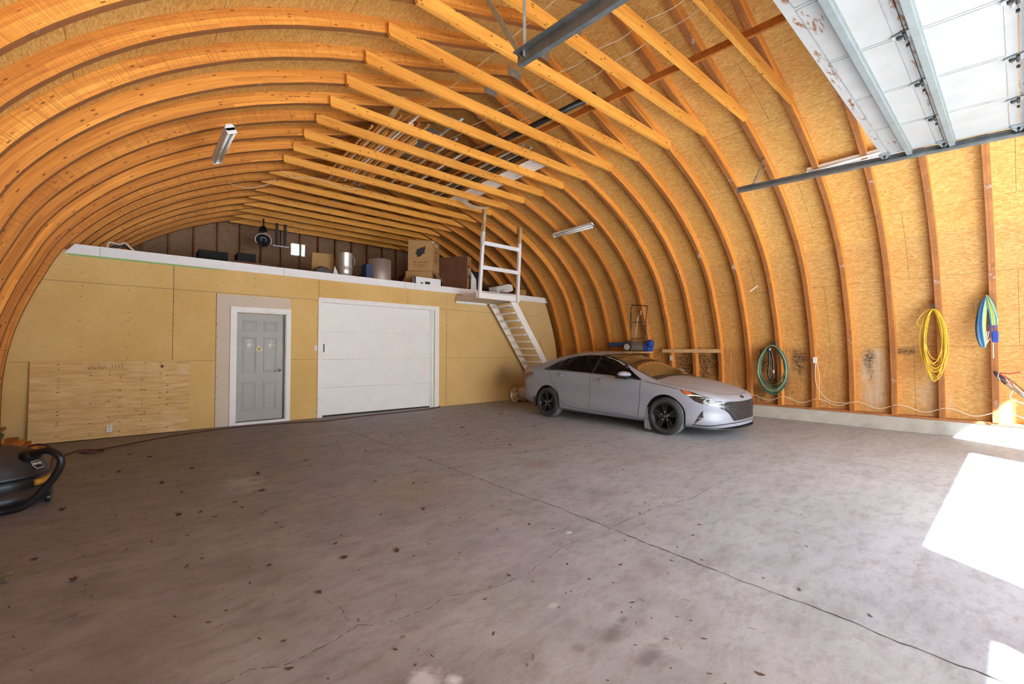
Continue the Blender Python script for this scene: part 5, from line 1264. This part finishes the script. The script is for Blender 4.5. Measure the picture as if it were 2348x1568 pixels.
def evalbody(mb, arches=True):
    o = mb.build('body', [M['paint'], M['blackmatte']], car, smooth=True)
    if arches:
        for y in WY:
            for sg_ in (-1, 1):
                c = MB(); c.lathe([(.358, .60*sg_), (.358, 1.1*sg_)], (0, y-CO.y, WZ+.005), 'x', 56)
                co = c.build('cut', M['blackmatte'], car)
                m = o.modifiers.new('b', 'BOOLEAN'); m.object = co; m.operation = 'DIFFERENCE'; m.solver = 'EXACT'
                try: m.material_mode = 'TRANSFER'
                except Exception: pass
        bpy.context.view_layer.update(); dg = bpy.context.evaluated_depsgraph_get()
        me = bpy.data.meshes.new_from_object(o.evaluated_get(dg))
        for m in list(o.modifiers): c_ = m.object; o.modifiers.remove(m); bpy.data.objects.remove(c_)
        o.data = me
    for p in o.data.polygons: p.use_smooth = True
    try: o.data.set_sharp_from_angle(angle=R(38))
    except Exception: pass
    return o
# greenhouse: roof and pillars
zroof = W_([(4.10,.915),(4.35,.99),(4.6,1.09),(4.85,1.20),(5.05,1.285),(5.2,1.335),(5.4,1.375),(5.6,1.40),(5.85,1.41),(6.1,1.40),(6.35,1.365),(6.6,1.31),(6.85,1.235),(7.05,1.165),(7.25,1.105),(7.42,1.07)])
wroof = W_([(4.10,.80),(4.35,.79),(4.6,.745),(4.85,.69),(5.05,.655),(5.3,.62),(5.7,.605),(6.1,.60),(6.5,.59),(6.8,.59),(7.1,.60),(7.42,.63)])
wbelt = W_([(4.10,.835),(4.5,.85),(5,.855),(6,.855),(6.6,.84),(7.0,.80),(7.42,.70)])
def gsect(y):
    zs, zr, wr, wb_ = zsho(y)-.03, zroof(y), wroof(y), wbelt(y)
    ze = max(zs+.02, zr-.045-.03*min(1, max(0, (zr-zs)/.4))); wr_ = wr; f = min(1, max(0, (ze-zs)/.30)); wr_ = wb_*(1-f)+wr*f if f < 1 else wr
    e = [(0, zs-.05), (wb_*.9, zs-.05), (wb_, zs)]
    for t_ in (.25, .5, .75, .92): e.append((wb_+(wr_-wb_)*(t_**1.12), zs+(ze-zs)*t_))
    e += [(wr_-.012, ze+.008), (wr_-.05, ze+.024), (wr_*.8, ze+(zr-ze)*.62), (wr_*.55, ze+(zr-ze)*.85), (wr_*.28, ze+(zr-ze)*.97), (0, zr)]
    return e
gy = [4.10+.083*k for k in range(41)]
greenmb = loft(gsect, gy)
bv = BVHTree.FromPolygons([Vector(p) for p in bodymb.v], bodymb.f); gv = BVHTree.FromPolygons([Vector(p) for p in greenmb.v], greenmb.f)
allv = bodymb.v + greenmb.v; allf = bodymb.f + [[k+len(bodymb.v) for k in f] for f in greenmb.f]
av = BVHTree.FromPolygons([Vector(p) for p in allv], allf)
body = evalbody(bodymb); roof = greenmb.build('roof', M['paint'], car, smooth=True)
try: roof.data.set_sharp_from_angle(angle=R(50))
except Exception: pass
# draping: a 2D outline thrown on the bodywork.  side: (y, z) world; front: (x, z) car-local
def caster(kind, sg_=-1):
    if kind == 'side': return lambda p: (Vector((sg_*2, p[0]-CO.y, p[1])), Vector((-sg_, 0, 0)))
    if kind == 'front': return lambda p: (Vector((p[0], -4, p[1])), Vector((0, 1, 0)))
    if kind == 'back': return lambda p: (Vector((p[0], 4, p[1])), Vector((0, -1, 0)))
    if kind == 'diag':
        D_ = Vector((.64, .768, 0)).normalized(); T_ = Vector((D_.y, -D_.x, 0)); mx = Vector((-sg_, 1, 1))
        return lambda p: ((T_*p[0] + Vector((0, 0, p[1])) - D_*5)*mx, D_*mx)
    if kind == 'top': return lambda p: (Vector((p[0], p[1]-CO.y, 3)), Vector((0, 0, -1)))
def drape(name, poly, cast, mat, off=.004, maxl=.05, tree=None, parent=None, thick=.004):
    tree = tree or av; bm = bmesh.new()
    vs = [bm.verts.new((p[0], p[1], 0)) for p in poly]; bm.faces.new(vs)
    bmesh.ops.triangulate(bm, faces=bm.faces)
    for _ in range(6):
        es = [e for e in bm.edges if e.calc_length() > maxl]
        if not es: break
        bmesh.ops.subdivide_edges(bm, edges=es, cuts=1); bmesh.ops.triangulate(bm, faces=bm.faces)
    bad = []
    for v in bm.verts:
        o_, d_ = cast((v.co.x, v.co.y)); h, n, i, l = tree.ray_cast(o_, d_)
        if h is None: bad.append(v); continue
        if n.dot(d_) > 0: n = -n
        v.co = h + n*off
    bmesh.ops.delete(bm, geom=bad, context='VERTS')
    bmesh.ops.recalc_face_normals(bm, faces=bm.faces)
    f0 = bm.faces[:] 
    if f0:
        d_ = cast((0, 0))[1]
        if sum((f.normal.dot(d_)*f.calc_area() for f in f0)) > 0: bmesh.ops.reverse_faces(bm, faces=f0)
    me = bpy.data.meshes.new(name); bm.to_mesh(me); bm.free(); me.materials.append(mat)
    for p in me.polygons: p.use_smooth = True
    o = bpy.data.objects.new(name, me); COL.objects.link(o); o.parent = parent or car
    return o
def ribbon(name, pts, cast, mat, wd_=.006, off=.003, tree=None, parent=None, n=6, smooth=True, mb=None):
    tree = tree or av; P = crom([(p[0], p[1], 0) for p in pts], n) if smooth else [Vector((p[0], p[1], 0)) for p in pts]
    own = mb is None; mb = mb or MB(); vs = []; ok = []
    for i, p in enumerate(P):
        d = (P[min(i+1, len(P)-1)] - P[max(i-1, 0)]).normalized(); nn = Vector((-d.y, d.x, 0))
        for s_ in (-1, 1):
            q = p + nn*s_*wd_/2; o_, dd = cast((q.x, q.y)); h, n_, i_, l_ = tree.ray_cast(o_, dd)
            if h is None: h = o_+dd*1.2; n_ = -dd
            if n_.dot(dd) > 0: n_ = -n_
            vs.append(h + n_*off)
    mb.add(vs, [(2*i, 2*i+1, 2*i+3, 2*i+2) for i in range(len(P)-1)])
    return mb.build(name, mat, parent or car) if own else mb
WIN = [(6.80,1.02),(6.66,1.10),(6.50,1.185),(6.30,1.25),(6.05,1.30),(5.75,1.325),(5.45,1.32),(5.22,1.29),(5.02,1.235),(4.84,1.16),(4.66,1.06),(4.50,.965),(4.40,.90),(4.7,.925),(5.1,.955),(5.5,.985),(6.0,1.005),(6.4,1.02)]
for sg_ in (-1, 1):
    cs_ = caster('side', sg_)
    drape('side_glass', WIN, cs_, M['glass'], .006, .06)
    if sg_ == -1:
        mb = MB()
        for pts in ([(5.50,.985),(5.46,1.16),(5.44,1.325)],): ribbon('', pts, cs_, None, .05, .009, mb=mb)
        mb.build('door_pillar', M['black'], car)
        ribbon('quarter_divider', [(6.44,1.02),(6.40,1.12),(6.33,1.24)], cs_, M['black'], .022, .010)
        ribbon('window_trim', [(6.80,1.015),(6.2,1.0),(5.5,.975),(4.9,.94),(4.42,.895)], cs_, M['black'], .014, .009)
        mb = MB()
        for pts in ([(5.53,.97),(5.52,.7),(5.53,.40),(5.54,.255)], [(6.62,.98),(6.55,.80),(6.42,.62),(6.33,.45),(6.20,.33),(6.0,.275)], [(6.0,.275),(5.54,.255),(5.0,.25),(4.45,.235)],
                    [(4.40,.88),(4.405,.6),(4.44,.30),(4.45,.235)], [(4.32,.875),(4.21,.857),(3.95,.82),(3.71,.782)], [(7.0,.72),(6.92,.64)], [(7.1,.90),(7.22,.80)]):
            ribbon('', pts, cs_, None, .007, .0025, mb=mb)
        mb.build('panel_gaps', M['ink'], car)
        # shaded character creases as slim ridges of paint
        mb = MB()
        # handles
        for yy, zz_ in ((6.32, .915), (5.30, .845)):
            o_, dd = cs_((yy, zz_)); h, n_, i_, l_ = av.ray_cast(o_, dd)
            s_ = MB(); s_.tube(crom([h+Vector((-.012, -.11, -.012)), h+Vector((-.038, -.08, -.006)), h+Vector((-.042, 0, .004)), h+Vector((-.036, .09, .008)), h+Vector((-.008, .12, .01))], 5), .014, 10); s_.build('door_handle', M['paint'], car, smooth=True)
            s_ = MB(); c_ = h+Vector((.004, .0, 0)); s_.lathe([(.045, -.008), (.035, .0)], c_, 'x', 20); s_.build('handle_recess', M['greypaint'], car, smooth=True)
# windshield and rear window
drape('windshield', [(-.70,.935),(-.40,.955),(0,.965),(.40,.955),(.70,.935),(.655,1.04),(.60,1.18),(.555,1.285),(.53,1.318),(.3,1.332),(0,1.338),(-.3,1.332),(-.53,1.318),(-.555,1.285),(-.60,1.18),(-.655,1.04)], caster('front'), M['wglass'], .006, .05, gv)
ribbon('windshield_seal', [(-.72,.925),(-.665,1.04),(-.61,1.18),(-.565,1.29),(-.535,1.325),(-.3,1.338),(0,1.343),(.3,1.338),(.535,1.325),(.565,1.29),(.61,1.18),(.665,1.04),(.72,.925)], caster('front'), M['black'], .022, .0065, gv)
ribbon('cowl', [(-.74,.925),(-.4,.95),(0,.96),(.4,.95),(.74,.925)], caster('front'), M['black'], .04, .008, gv)
drape('rear_window', [(-.56,1.10),(.56,1.10),(.50,1.32),(0,1.36),(-.50,1.32)], caster('back'), M['glass'], .006, .06, gv)
for xa, xb in ((-.5, .05), (.15, .62)):
    pass
# hood shut lines, front details
fc = caster('front'); tc_ = caster('top')
mb = MB()
ribbon('', [(-.80,4.30),(-.775,4.0),(-.75,3.7),(-.66,3.42),(-.5,3.2),(-.25,3.115),(0,3.10),(.25,3.115),(.5,3.2),(.66,3.42),(.75,3.7),(.775,4.0),(.80,4.30)], tc_, None, .007, .0025, mb=mb)
mb.build('hood_gap', M['ink'], car)
mb = MB()
for sx in (-1, 1): ribbon('', [(sx*.5,4.2),(sx*.42,3.7),(sx*.30,3.25)], tc_, None, .02, .004, mb=mb)
# grille
M['lampsilver2'] = plain('grille_grey', (.12, .12, .125), .35, .5, var=.2, scale=20)
GR = [(-.63,.505),(-.60,.55),(-.55,.59),(-.46,.603),(-.2,.596),(0,.592),(.2,.596),(.46,.603),(.55,.59),(.60,.55),(.63,.505),(.55,.47),(.48,.42),(.40,.32),(.36,.292),(0,.286),(-.36,.292),(-.40,.32),(-.48,.42),(-.55,.47)]
gr_ = drape('grille', GR, fc, M['black'], .005, .05, bv)
mb = MB()
def inside(p, poly):
    c = False; j = len(poly)-1
    for i in range(len(poly)):
        if (poly[i][1] > p[1]) != (poly[j][1] > p[1]) and p[0] < (poly[j][0]-poly[i][0])*(p[1]-poly[i][1])/(poly[j][1]-poly[i][1]+1e-12)+poly[i][0]: c = not c
        j = i
    return c
rows = 7; dxg = .118
for rr in range(rows):
    z = .578 - .046*rr
    for k in range(-6, 7):
        x = k*dxg + (dxg/2 if rr % 2 else 0)
        pts = [(x-dxg/2, z+.016), (x-dxg/4, z+.004), (x, z-.012), (x+dxg/4, z+.004), (x+dxg/2, z+.016)]
        if all(inside(q, GR) for q in pts): ribbon('', pts, fc, None, .008, .010, bv, mb=mb, smooth=False)
        q2 = [(x, z-.012), (x, z-.034)]
        if all(inside(q, GR) for q in q2): ribbon('', [q2[0], (x, z-.022), q2[1]], fc, None, .006, .010, bv, mb=mb, smooth=False)
mb.build('grille_bars', M['lampsilver2'], gr_)
# headlamps
M['amber'] = plain('amber_lens', (.50, .09, .02), .3, spec=.6); M['lampglass'] = plain('headlamp_glass', (.022, .02, .02), .18, var=.4, scale=30, spec=.6)
M['lampsilver'] = plain('headlamp_silver', (.30, .30, .31), .35, .5, var=.3, scale=40)
for sg_ in (-1, 1):
    dc = caster('diag', sg_)
    hl_ = drape('headlamp', [(.382,.778),(.446,.762),(.534,.742),(.672,.688),(.804,.65),(.99,.607),(1.06,.60),(1.054,.551),(.965,.535),(.86,.556),(.748,.553),(.645,.566),(.551,.605),(.486,.665),(.418,.727)], dc, M['lampglass'], .005, .03, bv)
    o = drape('amber_reflector', [(.409,.768),(.516,.735),(.528,.712),(.445,.708),(.418,.74)], dc, M['amber'], .009, .03, bv, hl_)
    o = drape('light_strip', [(.450,.703),(.524,.706),(.60,.70),(.68,.676),(.631,.680),(.56,.688),(.470,.682)], dc, M['paper'], .009, .03, bv, hl_)
    mb = MB()
    for pts in ([(.62,.655),(.70,.66),(.80,.64),(.98,.605)], [(.66,.61),(.72,.645),(.79,.632)], [(.68,.612),(.74,.563),(.84,.58),(.97,.60)], [(.756,.559),(.878,.572),(1.03,.60)]): ribbon('', pts, dc, None, .010, .009, bv, mb=mb)
    mb.build('lamp_lens', M['lampsilver'], hl_)
    mb = MB(); ribbon('', [(.795,.547),(.902,.539),(.975,.505)], dc, None, .012, .007, bv, mb=mb); ribbon('', [(.80,.553),(.91,.55),(1.0,.525)], dc, None, .007, .007, bv, mb=mb); mb.build('lower_chrome', M['lampsilver'], hl_)
    vt = drape('bumper_vent', [(.532,.232),(.578,.348),(.653,.465),(.658,.342),(.624,.325),(.578,.288)], dc, M['black'], .005, .03, bv)
    ribbon('vent_bar', [(.585,.335),(.62,.338),(.655,.345)], dc, M['paint'], .012, .010, bv, parent=vt)
# lower lip and emblem
ribbon('lip_groove', [(-.84,.231),(-.75,.223),(-.61,.245),(-.45,.258),(0,.256),(.45,.258),(.61,.245),(.75,.223),(.84,.231)], fc, M['black'], .014, .006, bv)
s_ = MB()
P = [(-.84, 3.50-.02), (-.74, 3.26), (-.55, 3.09), (-.3, 2.995), (0, 2.975), (.3, 2.995), (.55, 3.09), (.74, 3.26), (.84, 3.48)]
C = crom([(x, y-CO.y, .165) for x, y in P], 6); inn = [Vector((p.x*.9, p.y+.12, .17)) for p in C]
vs = []; 
for a, b in zip(C, inn): vs += [a, a+Vector((0, 0, .014)), b+Vector((0, 0, .014)), b]
s_.add(vs, [f for i in range(len(C)-1) for f in [(4*i, 4*i+4, 4*i+5, 4*i+1), (4*i+1, 4*i+5, 4*i+6, 4*i+2), (4*i+3, 4*i+2, 4*i+6, 4*i+7), (4*i, 4*i+3, 4*i+7, 4*i+4)]])
s_.build('front_splitter', M['black'], car)
h, n_, i_, l_ = bv.ray_cast(Vector((0, -4, .655)), Vector((0, 1, 0)))
nb = n_.normalized()*(-1 if n_.y > 0 else 1); tx = Vector((1, 0, 0)); ty = nb.cross(tx)
Me = Matrix.Translation(h + nb*.004) @ Matrix((tx, ty, nb)).transposed().to_4x4()
s_ = MB()
def el(a, b, n=32): return [(a*cos(2*pi*k/n), b*sin(2*pi*k/n)) for k in range(n)]
o1, o2 = el(.062, .034), el(.050, .026)
s_.add([(x, y, 0) for x, y in o1] + [(x, y, .006) for x, y in o2] + [(x, y, 0) for x, y in el(.048, .024)], [(k, (k+1) % 32, 32+(k+1) % 32, 32+k) for k in range(32)] + [(32+k, 32+(k+1) % 32, 64+(k+1) % 32, 64+k) for k in range(32)])
for pts in ([(-.030,-.020),(-.018,.020)], [(.018,-.020),(.030,.020)], [(-.026,-.004),(.024,.005)]): s_.beam((pts[0][0], pts[0][1], .003), (pts[1][0], pts[1][1], .003), .011, .006, (0, 0, 1))
o = s_.build('emblem', M['darkmetal'], car); o.matrix_local = Me
# tail lamp
cs_ = caster('side', -1)
drape('tail_lamp', [(7.10,.935),(7.20,.86),(7.38,.80),(7.50,.78),(7.56,.84),(7.45,.92),(7.3,.95)], cs_, plain('tail_lens', (.16, .012, .015), .25, spec=.7), .006, .04)
# mirror
for sg_ in (-1, 1):
    s_ = MB(); C_ = [(.0, .30), (.0, .30)]
    vs = []; fs = []; n = 14
    for i in range(9):
        t_ = i/8; xx = .88+.23*t_; sc_ = (1-.55*t_**3)*(.85+.15*min(1, t_*3))
        for k in range(n):
            a = 2*pi*k/n; ca, sa = cos(a), sin(a)
            yy = (.075 if ca > 0 else .13)*ca*sc_; zz_ = .062*sa*sc_*(1 if sa > 0 else .8)
            vs.append((sg_*xx, 4.70-CO.y+yy-.0*t_, .985+.012*t_+zz_))
    for i in range(8):
        for k in range(n): fs.append((i*n+k, i*n+(k+1) % n, (i+1)*n+(k+1) % n, (i+1)*n+k))
    fs += [tuple(range(n)), tuple(range(8*n, 9*n))]
    s_.add(vs, fs); o = s_.build('side_mirror', M['paint'], car, smooth=True)
    s_ = MB(); s_.prism([(4.58-CO.y, .915), (4.80-CO.y, .92), (4.84-CO.y, .945), (4.56-CO.y, .94)], sg_*.80, sg_*1.06, 'x'); s_.build('mirror_foot', M['black'], o, bevel=.005)
# wheels
def wheel(y, sg_):
    r_ = bpy.data.objects.new('wheel', None); COL.objects.link(r_); r_.parent = car; r_.location = (sg_*.905, y-CO.y, WZ)
    o_ = lambda pr: [(a, b*sg_) for a, b in pr]
    s_ = MB(); s_.lathe(o_([(.215, -.02), (.222, .004), (.25, .014), (.285, .010), (.304, -.008), (.314, -.03), (.316, -.06), (.3165, -.075), (.311, -.078), (.3165, -.081), (.3165, -.11), (.311, -.113), (.3165, -.116), (.316, -.15), (.311, -.153), (.316, -.156), (.314, -.18), (.30, -.205), (.25, -.215), (.215, -.20)]), (0,0,0), 'x', 64, cap=False)
    for i, f in enumerate(s_.f):
        ring = i//64
        if 5 <= ring <= 17: s_.m[i] = 1
    s_.build('tire', [M['rubber'], M['dusty_rubber']], r_, smooth=True)
    s_ = MB(); s_.lathe(o_([(.222, .004), (.216, .006), (.205, -.006), (.198, -.05), (.19, -.16), (.0, -.16)]), (0,0,0), 'x', 48, cap=False); rm = s_.build('rim', M['black'], r_, smooth=True)
    s_ = MB()
    for k in range(5):
        for dlt in (-.13, .13):
            a = 2*pi*k/5 + pi/2 + dlt*.35; b = 2*pi*k/5 + pi/2 + dlt*1.6
            p = Vector((sg_*-.022, .035*cos(a), .035*sin(a))); q = Vector((sg_*-.004, .205*cos(b), .205*sin(b)))
            s_.beam(p, q, .026, .022, (sg_, 0, 0))
        a = 2*pi*k/5 + pi/2; s_.beam(Vector((sg_*-.03, .05*cos(a), .05*sin(a))), Vector((sg_*-.018, .2*cos(a), .2*sin(a))), .05, .008, (sg_, 0, 0))
    s_.build('spokes', M['black'], r_, bevel=.003)
    s_ = MB(); s_.lathe(o_([(.055, -.03), (.05, -.005), (.032, .0), (.0, .003)]), (0,0,0), 'x', 28, cap=False)
    for k in range(5): a = 2*pi*k/5+.3; s_.lathe(o_([(.009, -.02), (.008, -.004), (0, -.003)]), (0, .07*cos(a), .07*sin(a)), 'x', 8, 1, cap=False)
    s_.lathe(o_([(.014, .0025), (.012, .004), (0, .004)]), (0,0,0), 'x', 14, 1, cap=False)
    s_.build('hub_cap', [M['black'], M['chrome']], r_, smooth=True)
for y in WY:
    for sg_ in (-1, 1): wheel(y, sg_)
for sg_ in (-1, 1):
    s_ = MB(); s_.prism([(4.285-CO.y, .50), (4.33-CO.y, .32), (4.32-CO.y, .07), (4.22-CO.y, .055), (4.24-CO.y, .32)], sg_*.70, sg_*.895, 'x'); s_.build('mud_flap', M['dusty_rubber'], car, bevel=.004)
    s_ = MB(); s_.prism([(7.05-CO.y, .42), (7.10-CO.y, .40), (7.06-CO.y, .20), (7.02-CO.y, .20)], sg_*.70, sg_*.90, 'x'); s_.build('mud_flap', M['black'], car, bevel=.004)
# trees outside the gable window
for k, (x, y, lab) in enumerate([(6.1, 24, 'leafy tree outside the gable window, nearest to the left pane'), (7.7, 30, 'leafy tree outside the gable window, behind the right pane')]):
    r = empty('tree', (x, y, -.02), lab, 'tree'); s_ = MB(); s_.tube([(0, 0, 0), (.1, 0, 3), (0, .1, 6.5)], [.16, .12, .04], 8)
    for q in range(10): a = q*2.4; s_.tube([(.05, .03, 2.5+.35*q), (1.3*cos(a), 1.3*sin(a), 3.8+.4*q)], [.04, .01], 5)
    s_.build('trunk', M['stud'], r)
    s_ = MB(); rnd = random.Random(k)
    for q in range(900):
        a, u = rnd.uniform(0, 6.28), rnd.gauss(0, .9); z = rnd.uniform(3, 8); p = Vector((u*cos(a)*1.3, u*sin(a)*1.3, z)); l = .13
        d1_, d2_ = Vector((rnd.gauss(0, 1), rnd.gauss(0, 1), rnd.gauss(0, 1))).normalized()*l, Vector((rnd.gauss(0, 1), rnd.gauss(0, 1), rnd.gauss(0, 1))).normalized()*l*.6
        s_.add([p-d1_, p-d2_, p+d1_, p+d2_], [(0,1,2,3)])
    o = s_.build('foliage', plain('leaf_green_%d' % k, (.10, .16, .05), .7), r); o['kind'] = 'stuff'
